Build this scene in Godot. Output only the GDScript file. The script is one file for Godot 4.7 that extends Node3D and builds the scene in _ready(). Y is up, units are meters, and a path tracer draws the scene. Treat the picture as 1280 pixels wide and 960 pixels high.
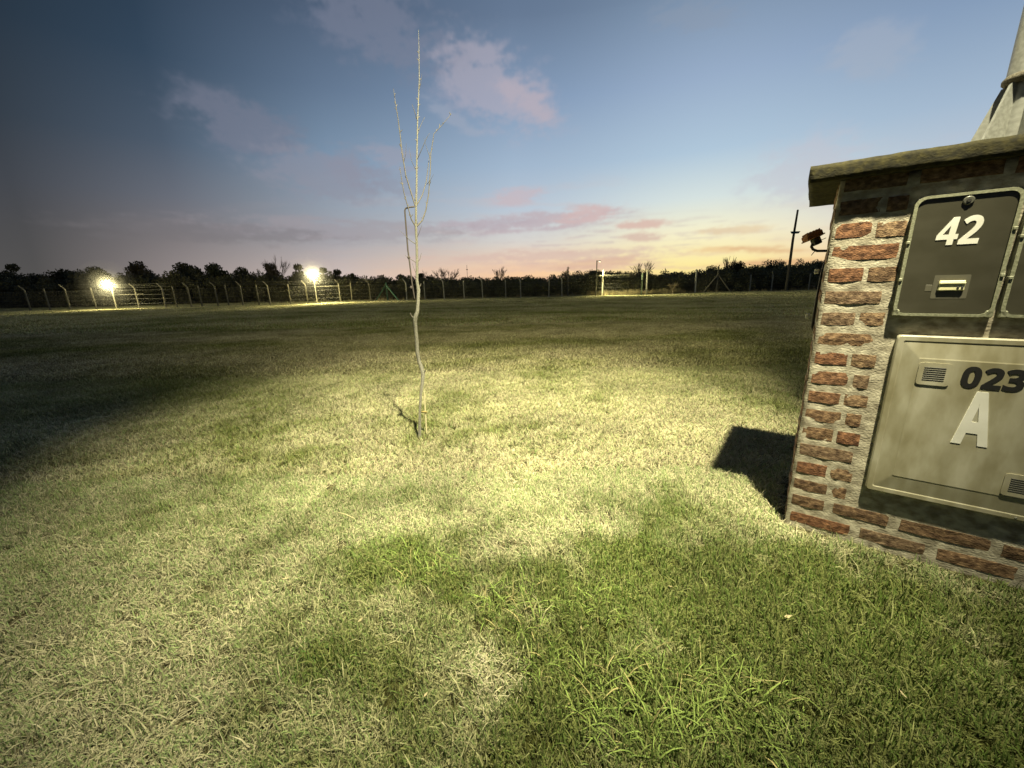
extends Node3D
# Dusk over a mown field: a brick meter pillar under a street lamp, a bare sapling, a lit perimeter fence and dark trees.

const EYE := Vector3(0.0, 1.3, 0.0)
const PILLAR_AT := Vector3(1.498, 0.0, -1.889)     # front left foot of the pillar
const PILLAR_TURN := -36.8
const LAMP_AT := Vector3(1.22, 6.5, -0.17)

var used := {}
var rng := RandomNumberGenerator.new()
var bumps := FastNoiseLite.new()
var patches := FastNoiseLite.new()
var fine := FastNoiseLite.new()

# ------------------------------------------------------------------ naming
func numbered(called: String) -> String:
	var n: int = used.get(called, 0)
	used[called] = n + 1
	return called if n == 0 else "%s_%03d" % [called, n]

func tag(o: Node3D, label: String, category: String, group := "", kind := "") -> Node3D:
	o.set_meta("label", label)
	o.set_meta("category", category)
	if group != "": o.set_meta("group", group)
	if kind != "": o.set_meta("kind", kind)
	return o

func thing(called: String, label: String, category: String, at: Vector3, turn := 0.0, group := "") -> Node3D:
	var o := Node3D.new()
	o.name = numbered(called)
	add_child(o)
	o.position = at
	o.rotation_degrees.y = turn
	tag(o, label, category, group)
	return o

func part(called: String, m: Mesh, mt: Material, parent: Node3D, at := Vector3.ZERO, basis := Basis.IDENTITY) -> MeshInstance3D:
	var o := MeshInstance3D.new()
	o.name = called if parent != self else numbered(called)
	o.mesh = m
	o.material_override = mt
	parent.add_child(o, true)
	o.transform = Transform3D(basis, at)
	return o

# ------------------------------------------------------------------ materials (colours are linear reflectances)
func mat(c: Color, rough := 0.85, metal := 0.0) -> StandardMaterial3D:
	var m := StandardMaterial3D.new()
	m.albedo_color = c.linear_to_srgb()
	m.roughness = rough
	m.metallic = metal
	return m

func noise_tex(freq: float, lo: Color, hi: Color, sd: int, octaves := 5, size := 512) -> NoiseTexture2D:
	var n := FastNoiseLite.new()
	n.seed = sd
	n.noise_type = FastNoiseLite.TYPE_SIMPLEX_SMOOTH
	n.frequency = freq
	n.fractal_octaves = octaves
	var g := Gradient.new()
	g.offsets = PackedFloat32Array([0.22, 0.78])
	g.colors = PackedColorArray([lo, hi])
	var t := NoiseTexture2D.new()
	t.width = size
	t.height = size
	t.seamless = true
	t.noise = n
	t.color_ramp = g
	return t

func rough_mat(c: Color, rough: float, tex: Texture2D, bump: Texture2D, scale: float, relief: float) -> StandardMaterial3D:
	var m := mat(c, rough)
	m.albedo_texture = tex
	m.uv1_triplanar = true
	m.uv1_world_triplanar = true
	m.uv1_scale = Vector3.ONE * scale
	if bump:
		m.heightmap_enabled = true
		m.heightmap_texture = bump
		m.heightmap_scale = relief
	return m

# ------------------------------------------------------------------ mesh helpers
func begin() -> SurfaceTool:
	var st := SurfaceTool.new()
	st.begin(Mesh.PRIMITIVE_TRIANGLES)
	return st

func done(st: SurfaceTool) -> ArrayMesh:
	st.generate_normals()
	return st.commit()

func tri(st: SurfaceTool, a: Vector3, b: Vector3, c: Vector3):
	st.add_vertex(a); st.add_vertex(b); st.add_vertex(c)

func quad(st: SurfaceTool, a: Vector3, b: Vector3, c: Vector3, d: Vector3):
	tri(st, a, b, c); tri(st, a, c, d)

# a box with chamfered edges, centred on c
func bevel_box(st: SurfaceTool, c: Vector3, size: Vector3, r: float, basis := Basis.IDENTITY):
	var h := size * 0.5
	var k := Vector3(h.x - r, h.y - r, h.z - r)
	st.set_smooth_group(-1)
	for ax in 3:
		var u := (ax + 1) % 3
		var v := (ax + 2) % 3
		for s in [-1.0, 1.0]:
			var p := []
			for q in [[-1, -1], [1, -1], [1, 1], [-1, 1]]:
				var w := Vector3.ZERO
				w[ax] = s * h[ax]; w[u] = q[0] * k[u]; w[v] = q[1] * k[v]
				p.append(c + basis * w)
			if s > 0: quad(st, p[3], p[2], p[1], p[0])
			else: quad(st, p[0], p[1], p[2], p[3])
		# edges along ax
		for su in [-1.0, 1.0]:
			for sv in [-1.0, 1.0]:
				var e := []
				for q in [[-1, 0], [1, 0], [1, 1], [-1, 1]]:
					var w := Vector3.ZERO
					w[ax] = q[0] * k[ax]
					w[u] = su * (h[u] if q[1] == 0 else k[u])
					w[v] = sv * (k[v] if q[1] == 0 else h[v])
					e.append(c + basis * w)
				if su * sv > 0: quad(st, e[3], e[2], e[1], e[0])
				else: quad(st, e[0], e[1], e[2], e[3])
	for sx in [-1.0, 1.0]:
		for sy in [-1.0, 1.0]:
			for sz in [-1.0, 1.0]:
				var a := c + basis * Vector3(sx * h.x, sy * k.y, sz * k.z)
				var b := c + basis * Vector3(sx * k.x, sy * h.y, sz * k.z)
				var d := c + basis * Vector3(sx * k.x, sy * k.y, sz * h.z)
				if sx * sy * sz > 0: tri(st, a, d, b)
				else: tri(st, a, b, d)

func box_mesh(size: Vector3, r := 0.004, c := Vector3.ZERO, basis := Basis.IDENTITY) -> ArrayMesh:
	var st := begin()
	bevel_box(st, c, size, r, basis)
	return done(st)

# a tube along points with a radius at each, closed at both ends
func tube(st: SurfaceTool, pts: Array, radii: Array, sides := 8, wobble := 0.0):
	st.set_smooth_group(0)
	var rings := []
	var side := Vector3.RIGHT
	for i in pts.size():
		var d: Vector3 = (pts[mini(i + 1, pts.size() - 1)] - pts[maxi(i - 1, 0)]).normalized()
		if absf(d.dot(side)) > 0.9: side = Vector3.FORWARD if absf(d.z) < 0.8 else Vector3.UP
		var a := (side - d * d.dot(side)).normalized()
		side = a
		var b := d.cross(a)
		var ring := []
		for k in sides:
			var t := TAU * k / sides
			var r: float = radii[i] * (1.0 + wobble * rng.randf_range(-1, 1))
			ring.append(pts[i] + (a * cos(t) + b * sin(t)) * r)
		rings.append(ring)
	for i in rings.size() - 1:
		for k in sides:
			var n := (k + 1) % sides
			quad(st, rings[i][k], rings[i + 1][k], rings[i + 1][n], rings[i][n])
	st.set_smooth_group(-1)
	for k in range(1, sides - 1):
		tri(st, rings[0][0], rings[0][k], rings[0][k + 1])
		var e = rings[-1]
		tri(st, e[0], e[k + 1], e[k])

func tube_mesh(pts: Array, radii: Array, sides := 8, wobble := 0.0) -> ArrayMesh:
	var st := begin()
	tube(st, pts, radii, sides, wobble)
	return done(st)

func rod(a: Vector3, b: Vector3, r: float, sides := 6) -> ArrayMesh:
	return tube_mesh([a, b], [r, r], sides)

# flat outline (counter-clockwise in x, y) pushed out along z
func plate(outline: PackedVector2Array, z0: float, z1: float, hole := PackedVector2Array()) -> ArrayMesh:
	var st := begin()
	st.set_smooth_group(-1)
	if hole.is_empty():
		var idx := Geometry2D.triangulate_polygon(outline)
		for i in range(0, idx.size(), 3):
			var a := outline[idx[i]]; var b := outline[idx[i + 1]]; var c := outline[idx[i + 2]]
			if (b - a).cross(c - a) > 0:
				var t := b; b = c; c = t
			tri(st, Vector3(a.x, a.y, z1), Vector3(b.x, b.y, z1), Vector3(c.x, c.y, z1))
			tri(st, Vector3(a.x, a.y, z0), Vector3(c.x, c.y, z0), Vector3(b.x, b.y, z0))
	else:
		var n := outline.size()
		for i in n:
			var j := (i + 1) % n
			var a := outline[i]; var b := outline[j]; var c := hole[j]; var d := hole[i]
			quad(st, Vector3(a.x, a.y, z1), Vector3(d.x, d.y, z1), Vector3(c.x, c.y, z1), Vector3(b.x, b.y, z1))
			quad(st, Vector3(a.x, a.y, z0), Vector3(b.x, b.y, z0), Vector3(c.x, c.y, z0), Vector3(d.x, d.y, z0))
			quad(st, Vector3(d.x, d.y, z1), Vector3(d.x, d.y, z0), Vector3(c.x, c.y, z0), Vector3(c.x, c.y, z1))
	for i in outline.size():
		var a := outline[i]; var b := outline[(i + 1) % outline.size()]
		quad(st, Vector3(a.x, a.y, z0), Vector3(a.x, a.y, z1), Vector3(b.x, b.y, z1), Vector3(b.x, b.y, z0))
	return done(st)

func round_rect(x0: float, y0: float, x1: float, y1: float, r: float, steps := 5) -> PackedVector2Array:
	var out := PackedVector2Array()
	for q in [[x1 - r, y0 + r, -90.0], [x1 - r, y1 - r, 0.0], [x0 + r, y1 - r, 90.0], [x0 + r, y0 + r, 180.0]]:
		for k in steps + 1:
			var t := deg_to_rad(q[2] + 90.0 * k / steps)
			out.append(Vector2(q[0] + r * cos(t), q[1] + r * sin(t)))
	return out

# raised lettering, fitted to w by h from its lower left corner and leaning by slant
func letters(text: String, w: float, h: float, slant: float, z: float, bold := 0.8) -> ArrayMesh:
	var f := SystemFont.new()
	f.font_names = PackedStringArray(["Droid Sans"])
	f.font_weight = 700
	var heavy := FontVariation.new()
	heavy.base_font = f
	heavy.variation_embolden = bold
	var t := TextMesh.new()
	t.font = heavy
	t.text = text
	t.font_size = 96
	t.pixel_size = 0.01
	t.depth = 0.1
	var box := t.get_aabb()
	var sx := (w - slant * h) / box.size.x
	var sy := h / box.size.y
	var st := begin()
	var b := Basis(Vector3(sx, 0, 0), Vector3(slant * sy, sy, 0), Vector3(0, 0, 0.02))
	st.append_from(t, 0, Transform3D(b, Vector3(-box.position.x * sx - slant * box.position.y * sy, -box.position.y * sy, z)))
	return st.commit()

# one brick, its front face rough and its edges worn; 1 wide and 1 high, front at z = 0
func brick_mesh(sd: int, aspect: float) -> ArrayMesh:
	var r := RandomNumberGenerator.new()
	r.seed = sd
	var st := begin()
	st.set_smooth_group(-1)
	var nx := 4
	var ny := 2
	var g := []
	for j in ny + 1:
		var row := []
		for i in nx + 1:
			var ex := 1.0 if (i == 0 or i == nx) else 0.0
			var ey := 1.0 if (j == 0 or j == ny) else 0.0
			var p := Vector3(float(i) / nx - 0.5, float(j) / ny - 0.5, r.randf_range(-0.0018, 0.0018) - 0.0012 * (ex + ey))
			p.x += r.randf_range(-0.5, 0.5) * (0.02 if ex > 0.0 else 0.08) / 1.0
			p.y += r.randf_range(-0.035, 0.035) if ey > 0.0 else 0.0
			if ex > 0.0 and ey > 0.0:
				p.x *= 0.992
				p.y *= 0.965
			row.append(p)
		g.append(row)
	for j in ny:
		for i in nx:
			quad(st, g[j][i], g[j + 1][i], g[j + 1][i + 1], g[j][i + 1])
	var rim := []
	for i in nx: rim.append(g[0][i])
	for j in ny: rim.append(g[j][nx])
	for i in nx: rim.append(g[ny][nx - i])
	for j in ny: rim.append(g[ny - j][0])
	for i in rim.size():
		var a: Vector3 = rim[i]
		var b: Vector3 = rim[(i + 1) % rim.size()]
		var a2 := Vector3(a.x * 1.02, a.y * 1.05, -0.03)
		var b2 := Vector3(b.x * 1.02, b.y * 1.05, -0.03)
		quad(st, a, b, b2, a2)
	return done(st)

func lumpy(x: float, y: float, z: float, amp: float, f := 30.0) -> float:
	return amp * fine.get_noise_3d(x * f, y * f, z * f)

# a block with a lumpy skin; n divisions along each axis
func lumpy_block(lo: Vector3, hi: Vector3, n: Vector3i, amp: float, freq: float, wear := 0.0) -> ArrayMesh:
	var st := begin()
	st.set_smooth_group(0)
	for ax in 3:
		var u := (ax + 1) % 3
		var v := (ax + 2) % 3
		for s in 2:
			for i in n[u]:
				for j in n[v]:
					var p := []
					for q in [[0, 0], [1, 0], [1, 1], [0, 1]]:
						var w := Vector3.ZERO
						w[ax] = hi[ax] if s == 1 else lo[ax]
						w[u] = lerpf(lo[u], hi[u], float(i + q[0]) / n[u])
						w[v] = lerpf(lo[v], hi[v], float(j + q[1]) / n[v])
						var o := Vector3(lumpy(w.x, w.y, w.z, amp, freq), lumpy(w.x + 7, w.y, w.z, amp, freq), lumpy(w.x, w.y + 9, w.z, amp, freq))
						if wear > 0.0:
							var edges := 0
							for k in 3:
								if absf(w[k] - lo[k]) < 1e-5 or absf(w[k] - hi[k]) < 1e-5: edges += 1
							if edges >= 2: o += ((lo + hi) * 0.5 - w).normalized() * wear * (0.6 + fine.get_noise_3d(w.x * 60, w.y * 60, w.z * 60))
						p.append(w + o)
					if s == 1: quad(st, p[3], p[2], p[1], p[0])
					else: quad(st, p[0], p[1], p[2], p[3])
	return done(st)

# ------------------------------------------------------------------ the lie of the land
func height(x: float, z: float) -> float:
	var d := Vector2(x - 0.5, z + 1.0).length()
	return bumps.get_noise_2d(x, z) * 0.10 * smoothstep(6.0, 20.0, d) + bumps.get_noise_2d(x * 9.0, z * 9.0) * 0.010

# how green the turf is, 0 straw to 1 green
const GREEN_SPOTS := [[-0.45, -1.62, 0.30, 0.20, 0.8], [-0.68, -1.75, 0.22, 0.14, 0.7], [0.1, -1.45, 0.45, 0.28, 0.8], [0.5, -1.62, 0.4, 0.26, 0.75], [0.42, -0.98, 0.45, 0.24, 1.0],
	[1.05, -1.3, 0.55, 0.34, 0.8], [1.45, -1.45, 0.55, 0.25, 0.8], [1.4, -0.95, 0.5, 0.3, 0.7], [-0.75, -1.13, 0.22, 0.07, 0.5], [1.0, -2.1, 0.3, 0.3, 0.45], [-1.5, -2.9, 0.7, 0.25, 0.5], [-0.9, -2.3, 0.25, 0.15, 0.6], [-0.4, -2.2, 0.3, 0.15, 0.5]]
const STRAW_AND_LIT_SPOTS := [[-0.15, -2.75, 1.0, 0.5, 0.5], [0.9, -2.7, 0.8, 0.5, 0.5], [-0.12, -1.07, 0.13, 0.10, 0.6], [1.0, -1.66, 0.18, 0.10, 0.4], [-1.2, -1.1, 0.5, 0.4, 0.4], [-16.5, -39.0, 6.5, 3.0, 0.9], [-33.5, -36.0, 5.5, 2.4, 0.9], [15.0, -46.0, 6.5, 2.0, 0.9]]  # far ones also paint lamplight pools by the fence into the turf colour

func greenness(x: float, z: float) -> float:
	var d := Vector2(x, z).length()
	var g := 0.30 + 0.9 * patches.get_noise_2d(x * 2.2, z * 2.2) + 0.6 * patches.get_noise_2d(x * 14.0, z * 14.0)
	g = lerpf(g, 0.40 + 0.9 * patches.get_noise_2d(x * 0.7, z * 1.4 + 40.0) + 0.35 * patches.get_noise_2d(x * 5.0, z * 6.0), smoothstep(4.0, 9.0, d))
	g -= 0.32 * smoothstep(16.0, 38.0, d)  # dry strip by the fence, paled further to make up for weak light
	var ragged := 1.0 + 1.5 * patches.get_noise_2d(x * 17.0 + 5.0, z * 17.0)
	for s in GREEN_SPOTS:
		var q := Vector2((x - s[0]) / s[2], (z - s[1]) / s[3]).length_squared() * maxf(ragged, 0.2)
		if q < 6.0: g += 0.72 * s[4] * exp(-q)
	for s in STRAW_AND_LIT_SPOTS:
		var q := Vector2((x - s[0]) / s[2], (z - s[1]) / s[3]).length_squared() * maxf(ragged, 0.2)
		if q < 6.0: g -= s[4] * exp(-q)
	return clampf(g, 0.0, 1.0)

const STRAW := Color(0.49, 0.46, 0.295)
const GREEN := Color(0.185, 0.21, 0.068)

func turf(x: float, z: float) -> Color:
	var c := STRAW.lerp(GREEN, greenness(x, z))
	var v := 1.0 + 0.35 * patches.get_noise_2d(x * 4.0 + 90.0, z * 4.0)
	return Color(c.r * v, c.g * v, c.b * v)

# ------------------------------------------------------------------ sky
const SKY_AWAY := [0.0, 24.0, 47.0, 63.0, 74.0, 180.0]
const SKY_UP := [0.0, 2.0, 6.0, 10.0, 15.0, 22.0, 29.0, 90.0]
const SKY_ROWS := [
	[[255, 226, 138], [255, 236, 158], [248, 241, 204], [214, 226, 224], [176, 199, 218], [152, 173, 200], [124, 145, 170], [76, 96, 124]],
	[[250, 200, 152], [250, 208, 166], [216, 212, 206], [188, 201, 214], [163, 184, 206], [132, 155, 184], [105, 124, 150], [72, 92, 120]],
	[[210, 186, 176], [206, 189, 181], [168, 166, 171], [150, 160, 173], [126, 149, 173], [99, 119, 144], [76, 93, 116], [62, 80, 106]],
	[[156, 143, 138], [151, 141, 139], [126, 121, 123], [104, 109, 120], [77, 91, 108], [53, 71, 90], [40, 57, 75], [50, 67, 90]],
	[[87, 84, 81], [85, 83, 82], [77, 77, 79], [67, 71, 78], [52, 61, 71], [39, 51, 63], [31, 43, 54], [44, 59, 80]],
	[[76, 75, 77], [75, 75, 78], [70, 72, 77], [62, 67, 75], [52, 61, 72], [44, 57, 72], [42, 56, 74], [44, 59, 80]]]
# azimuth, elevation, half width, half height, slope, colour, strength
const CLOUDS := [
	[-1.5, 23.2, 6.6, 3.4, -0.34, [184, 176, 188], 0.62], [2.8, 21.8, 3.2, 1.6, -0.35, [190, 176, 184], 0.6], [-30.5, 17.4, 5.2, 2.2, -0.12, [120, 124, 142], 0.7], [-23.0, 13.6, 6.0, 3.0, -0.06, [144, 144, 158], 0.6],
	[-17.5, 13.6, 4.5, 1.8, -0.25, [145, 143, 158], 0.5], [-15.5, 28.2, 6.8, 3.4, -0.15, [124, 130, 150], 0.65], [22.0, 27.0, 4.6, 1.2, -0.15, [142, 154, 172], 0.5], [38.5, 20.5, 3.0, 1.6, -0.2, [170, 178, 192], 0.5],
	[1.2, 11.5, 3.2, 0.9, 0.05, [200, 184, 190], 0.85], [4.5, 8.3, 9.0, 1.15, 0.05, [190, 174, 180], 0.9], [10.6, 8.9, 4.0, 1.0, 0.12, [210, 184, 182], 1.0], [-3.5, 8.1, 6.0, 0.8, 0.0, [184, 172, 180], 0.8],
	[17.2, 7.4, 3.2, 0.62, 0.0, [218, 184, 172], 1.0], [18.0, 5.9, 2.8, 0.5, 0.0, [214, 184, 170], 0.9], [6.0, 3.9, 14.0, 0.9, 0.0, [216, 188, 176], 0.8], [3.0, 2.3, 16.0, 0.5, 0.0, [230, 196, 172], 0.8], [12.0, 2.8, 7.0, 0.6, 0.05, [222, 184, 160], 0.8],
	[28.5, 6.0, 4.0, 0.45, -0.05, [228, 202, 164], 0.75], [27.5, 3.8, 3.0, 0.36, -0.05, [236, 198, 146], 0.8], [31.5, 3.6, 3.6, 0.40, -0.1, [226, 186, 140], 0.9], [30.0, 2.1, 4.5, 0.32, 0.05, [238, 200, 144], 0.6], [33.5, 2.0, 3.5, 0.35, 0.0, [222, 172, 128], 0.9],
	[-14.5, 15.8, 3.2, 1.2, -0.2, [160, 158, 172], 0.6], [-20.0, 7.4, 14.0, 1.3, 0.0, [160, 152, 158], 0.6], [-34.0, 6.6, 10.0, 1.1, 0.0, [118, 114, 117], 0.5], [34.5, 11.5, 5.0, 2.6, 0.1, [196, 194, 204], 0.55], [-6.5, 20.0, 3.0, 0.8, -0.5, [166, 172, 188], 0.5],
	[60.0, 9.0, 14.0, 1.6, 0.05, [190, 176, 178], 0.7], [75.0, 22.0, 9.0, 3.0, 0.2, [150, 150, 165], 0.6], [-75.0, 14.0, 10.0, 3.0, 0.1, [84, 88, 98], 0.5], [20.0, 44.0, 9.0, 4.0, 0.2, [98, 108, 130], 0.5], [-40.0, 46.0, 9.0, 4.0, -0.2, [66, 78, 98], 0.5]]

func lin(c: Array) -> Vector3:
	var l := Color(c[0] / 255.0, c[1] / 255.0, c[2] / 255.0).srgb_to_linear()
	return Vector3(l.r, l.g, l.b)

func make_sky() -> ImageTexture:
	var w := 2048
	var h := 1024
	var n := FastNoiseLite.new()
	n.seed = 5
	n.noise_type = FastNoiseLite.TYPE_SIMPLEX_SMOOTH
	n.frequency = 1.0
	n.fractal_octaves = 5
	n.fractal_gain = 0.55
	var rows := []
	for a in SKY_ROWS:
		var r := []
		for c in a: r.append(lin(c))
		rows.append(r)
	var tints := []
	for c in CLOUDS: tints.append(lin(c[5]))
	var data := PackedFloat32Array()
	data.resize(w * h * 3)
	for j in h:
		var el := 90.0 - (j + 0.5) / h * 180.0
		if el < -1.0: break
		el = maxf(el, 0.0)
		var k := 0
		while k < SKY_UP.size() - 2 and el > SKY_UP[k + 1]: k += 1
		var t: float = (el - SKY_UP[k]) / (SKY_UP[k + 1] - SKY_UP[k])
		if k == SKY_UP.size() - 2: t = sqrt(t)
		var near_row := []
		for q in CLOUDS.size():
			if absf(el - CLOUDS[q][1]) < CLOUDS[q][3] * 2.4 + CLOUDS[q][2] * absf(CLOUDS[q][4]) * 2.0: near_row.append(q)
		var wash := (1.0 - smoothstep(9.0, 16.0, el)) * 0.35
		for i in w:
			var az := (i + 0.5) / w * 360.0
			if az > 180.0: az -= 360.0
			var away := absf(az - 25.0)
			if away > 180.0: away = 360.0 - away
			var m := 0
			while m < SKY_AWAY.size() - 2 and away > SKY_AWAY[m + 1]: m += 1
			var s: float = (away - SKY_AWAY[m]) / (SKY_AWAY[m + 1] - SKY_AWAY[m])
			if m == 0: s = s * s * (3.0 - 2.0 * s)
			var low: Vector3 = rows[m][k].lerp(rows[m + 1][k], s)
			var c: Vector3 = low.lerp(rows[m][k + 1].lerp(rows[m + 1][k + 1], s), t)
			if el < 52.0:
				var ar := deg_to_rad(az)
				var er := deg_to_rad(el)
				var flat := 1.0 / (sin(er) + 0.11)
				var x := sin(ar) * cos(er) * flat
				var y := cos(ar) * cos(er) * flat
				var v := n.get_noise_3d(x * 1.1, y * 2.4, 0.0)
				if el < 10.0 and absf(az - 13.0) < 45.0:
					var sv := n.get_noise_3d(az * 0.10 + 3.0, el * 1.15, 17.0) + 0.35 * n.get_noise_3d(az * 0.35, el * 3.4, 23.0)
					var sf := smoothstep(0.02, 0.42, sv) * exp(-pow((az - 13.0) / 21.0, 2.0)) * (1.0 - smoothstep(6.5, 9.5, el)) * 0.5
					c = c.lerp(Vector3(0.74, 0.50, 0.40) if el < 4.5 else Vector3(0.55, 0.44, 0.45), sf)
				if away < 60.0 and wash > 0.0:
					var f := clampf((v - 0.05) * 2.2, 0.0, 1.0) * wash * (1.0 - away / 60.0) * smoothstep(2.0, 20.0, away)
					c = c.lerp(Vector3(0.72, 0.46, 0.36), f)
				for q in near_row:
					var cl: Array = CLOUDS[q]
					var dx: float = az - cl[0]
					if absf(dx) > cl[2] * 2.2: continue
					var dy: float = el - cl[1] - cl[4] * dx
					var g: float = exp(-(dx * dx / (cl[2] * cl[2]) + dy * dy / (cl[3] * cl[3])))
					if g < 0.02: continue
					var u := n.get_noise_3d(az * 0.16 + q * 3.1, el * (0.30 if cl[3] > 1.5 else 1.1), 4.0) * 0.75 + v * 0.3 + n.get_noise_3d(az * 0.55 + q * 5.0, el * (0.9 if cl[3] > 1.5 else 2.6), 9.0) * 0.45 + n.get_noise_3d(az * 1.7, el * 2.3, 31.0 + q) * 0.25 + n.get_noise_3d(az * 0.22 - el * 0.9, el * 0.5 + az * 0.12, 47.0) * 0.4
					var alpha := smoothstep(0.06, 0.74, g * 1.0 + u * 1.15 * sqrt(g))
					c = c.lerp(tints[q], alpha * cl[6] * 0.85)
			var o := (j * w + i) * 3
			data[o] = c.x; data[o + 1] = c.y; data[o + 2] = c.z
	for j in range(h / 2 + 5, h):
		for i in w:
			var o := (j * w + i) * 3
			data[o] = 0.02; data[o + 1] = 0.02; data[o + 2] = 0.012
	var im := Image.create_from_data(w, h, false, Image.FORMAT_RGBF, data.to_byte_array())
	return ImageTexture.create_from_image(im)

# ------------------------------------------------------------------ the scene
func _ready():
	rng.seed = 42
	bumps.seed = 3; bumps.frequency = 0.09
	patches.seed = 11; patches.frequency = 0.22; patches.fractal_octaves = 4
	fine.seed = 8; fine.frequency = 1.0; fine.fractal_octaves = 3

	var cam := Camera3D.new()
	cam.name = "camera"
	var pitch := deg_to_rad(13.98)
	var roll := deg_to_rad(1.3)
	var fwd := Vector3(0, -sin(pitch), -cos(pitch))
	var up0 := Vector3(0, cos(pitch), -sin(pitch))
	var right := Vector3.RIGHT * cos(roll) - up0 * sin(roll)
	var up := up0 * cos(roll) + Vector3.RIGHT * sin(roll)
	cam.transform = Transform3D(Basis(right, up, -fwd), EYE)
	cam.fov = rad_to_deg(2.0 * atan(480.0 / 490.0))
	cam.near = 0.05
	cam.far = 6000.0
	add_child(cam)
	cam.current = true

	var env := Environment.new()
	env.background_mode = Environment.BG_SKY
	var sky := Sky.new()
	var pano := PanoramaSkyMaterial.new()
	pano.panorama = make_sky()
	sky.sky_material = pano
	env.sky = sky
	env.tonemap_mode = Environment.TONE_MAPPER_LINEAR
	env.tonemap_exposure = 1.0
	env.volumetric_fog_enabled = true
	env.volumetric_fog_density = 0.0
	env.sdfgi_enabled = true
	env.ssao_enabled = true
	env.ssil_enabled = true
	var we := WorldEnvironment.new()
	we.name = "world_environment"
	we.environment = env
	add_child(we)

	var sun := DirectionalLight3D.new()           # the last of the light from the west
	sun.name = "sunset"
	sun.light_color = Color(1.0, 0.72, 0.45)
	sun.light_energy = 0.03
	sun.light_angular_distance = 8.0
	sun.shadow_enabled = true
	sun.sky_mode = DirectionalLight3D.SKY_MODE_LIGHT_ONLY
	var to_sun := Vector3(sin(deg_to_rad(25.0)), 0.05, -cos(deg_to_rad(25.0))).normalized()
	sun.basis = Basis.looking_at(-to_sun, Vector3.UP)
	add_child(sun)

	make_ground()
	make_grass()
	make_pillar()
	make_boxes()
	make_street_lamp()
	make_wall_lamp()
	make_sapling()
	make_fence()
	make_field_lamps()
	make_poles()
	make_trees()
	make_tufts()

func make_ground():
	var st := begin()
	st.set_smooth_group(0)
	var xs := []
	var n := 64
	for i in range(-n, n + 1):
		var t := float(i) / n
		xs.append(2500.0 * (sinh(9.0 * t) / sinh(9.0)))
	var pts := []
	for z in xs:
		var row := []
		for x in xs: row.append(Vector3(x + 0.5, height(x + 0.5, z - 1.5) - 0.004 if absf(x) < 200.0 and absf(z) < 200.0 else -0.02, z - 1.5))
		pts.append(row)
	for j in xs.size() - 1:
		for i in xs.size() - 1:
			for q in [[0, 0], [0, 1], [1, 1], [0, 0], [1, 1], [1, 0]]:
				var p: Vector3 = pts[j + q[1]][i + q[0]]
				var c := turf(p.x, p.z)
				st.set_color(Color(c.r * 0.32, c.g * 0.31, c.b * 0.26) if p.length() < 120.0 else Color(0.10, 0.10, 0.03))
				st.add_vertex(p)
	# wound the other way round so that its face looks up
	var mesh := flip_up(st)
	var m := StandardMaterial3D.new()
	m.vertex_color_use_as_albedo = true
	m.roughness = 1.0
	m.metallic_specular = 0.1
	m.albedo_texture = noise_tex(0.03, Color(0.55, 0.55, 0.55), Color(1, 1, 1), 21)
	m.uv1_triplanar = true
	m.uv1_world_triplanar = true
	m.uv1_scale = Vector3.ONE * 1.3
	var o := part("ground", mesh, m, self)
	tag(o, "wide flat field of mown turf running back to the fence", "ground", "", "structure")

func flip_up(st: SurfaceTool) -> ArrayMesh:
	st.index()
	st.generate_normals()
	var a := st.commit_to_arrays()
	var nrm: PackedVector3Array = a[Mesh.ARRAY_NORMAL]
	if nrm[0].y < 0.0:
		for i in nrm.size(): nrm[i] = -nrm[i]
		a[Mesh.ARRAY_NORMAL] = nrm
		var ix: PackedInt32Array = a[Mesh.ARRAY_INDEX]
		for i in range(0, ix.size(), 3):
			var t := ix[i]; ix[i] = ix[i + 1]; ix[i + 1] = t
		a[Mesh.ARRAY_INDEX] = ix
	var out := ArrayMesh.new()
	out.add_surface_from_arrays(Mesh.PRIMITIVE_TRIANGLES, a)
	return out

# a clump of mown blades; colours are shares of the clump's own tint
func blade_clump(sd: int, count: int, spread: float, len_lo: float, len_hi: float, width: float, flat: float) -> ArrayMesh:
	var r := RandomNumberGenerator.new()
	r.seed = sd
	var st := begin()
	st.set_smooth_group(-1)
	for i in count:
		var a := r.randf() * TAU
		var d := sqrt(r.randf()) * spread
		var base := Vector3(cos(a) * d, -0.004, sin(a) * d)
		var l := r.randf_range(len_lo, len_hi)
		var ha := r.randf() * TAU
		var lean := r.randf_range(0.15, flat)
		var dir := Vector3(cos(ha) * sin(lean), cos(lean), sin(ha) * sin(lean))
		var lean2 := minf(lean + r.randf_range(0.1, 0.8), 1.9)
		var dir2 := Vector3(cos(ha) * sin(lean2), cos(lean2), sin(ha) * sin(lean2))
		var side := Vector3(-sin(ha), 0, cos(ha)).rotated(dir, r.randf_range(-0.9, 0.9)) * width * r.randf_range(0.6, 1.2) * 0.5
		var p1 := base + dir * l * 0.55
		var p2 := p1 + dir2 * l * 0.45
		var v := r.randf_range(0.35, 1.55)
		var dry := r.randf()
		var c := Color(v, v, v)
		if dry < 0.25: c = Color(v * 1.25, v * 1.08, v * 1.1)
		elif dry > 0.8: c = Color(v * 0.6, v * 0.8, v * 0.55)
		st.set_color(c)
		quad(st, base - side, base + side, p1 + side * 0.85, p1 - side * 0.85)
		tri(st, p1 - side * 0.85, p1 + side * 0.85, p2)
	return done(st)

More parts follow.
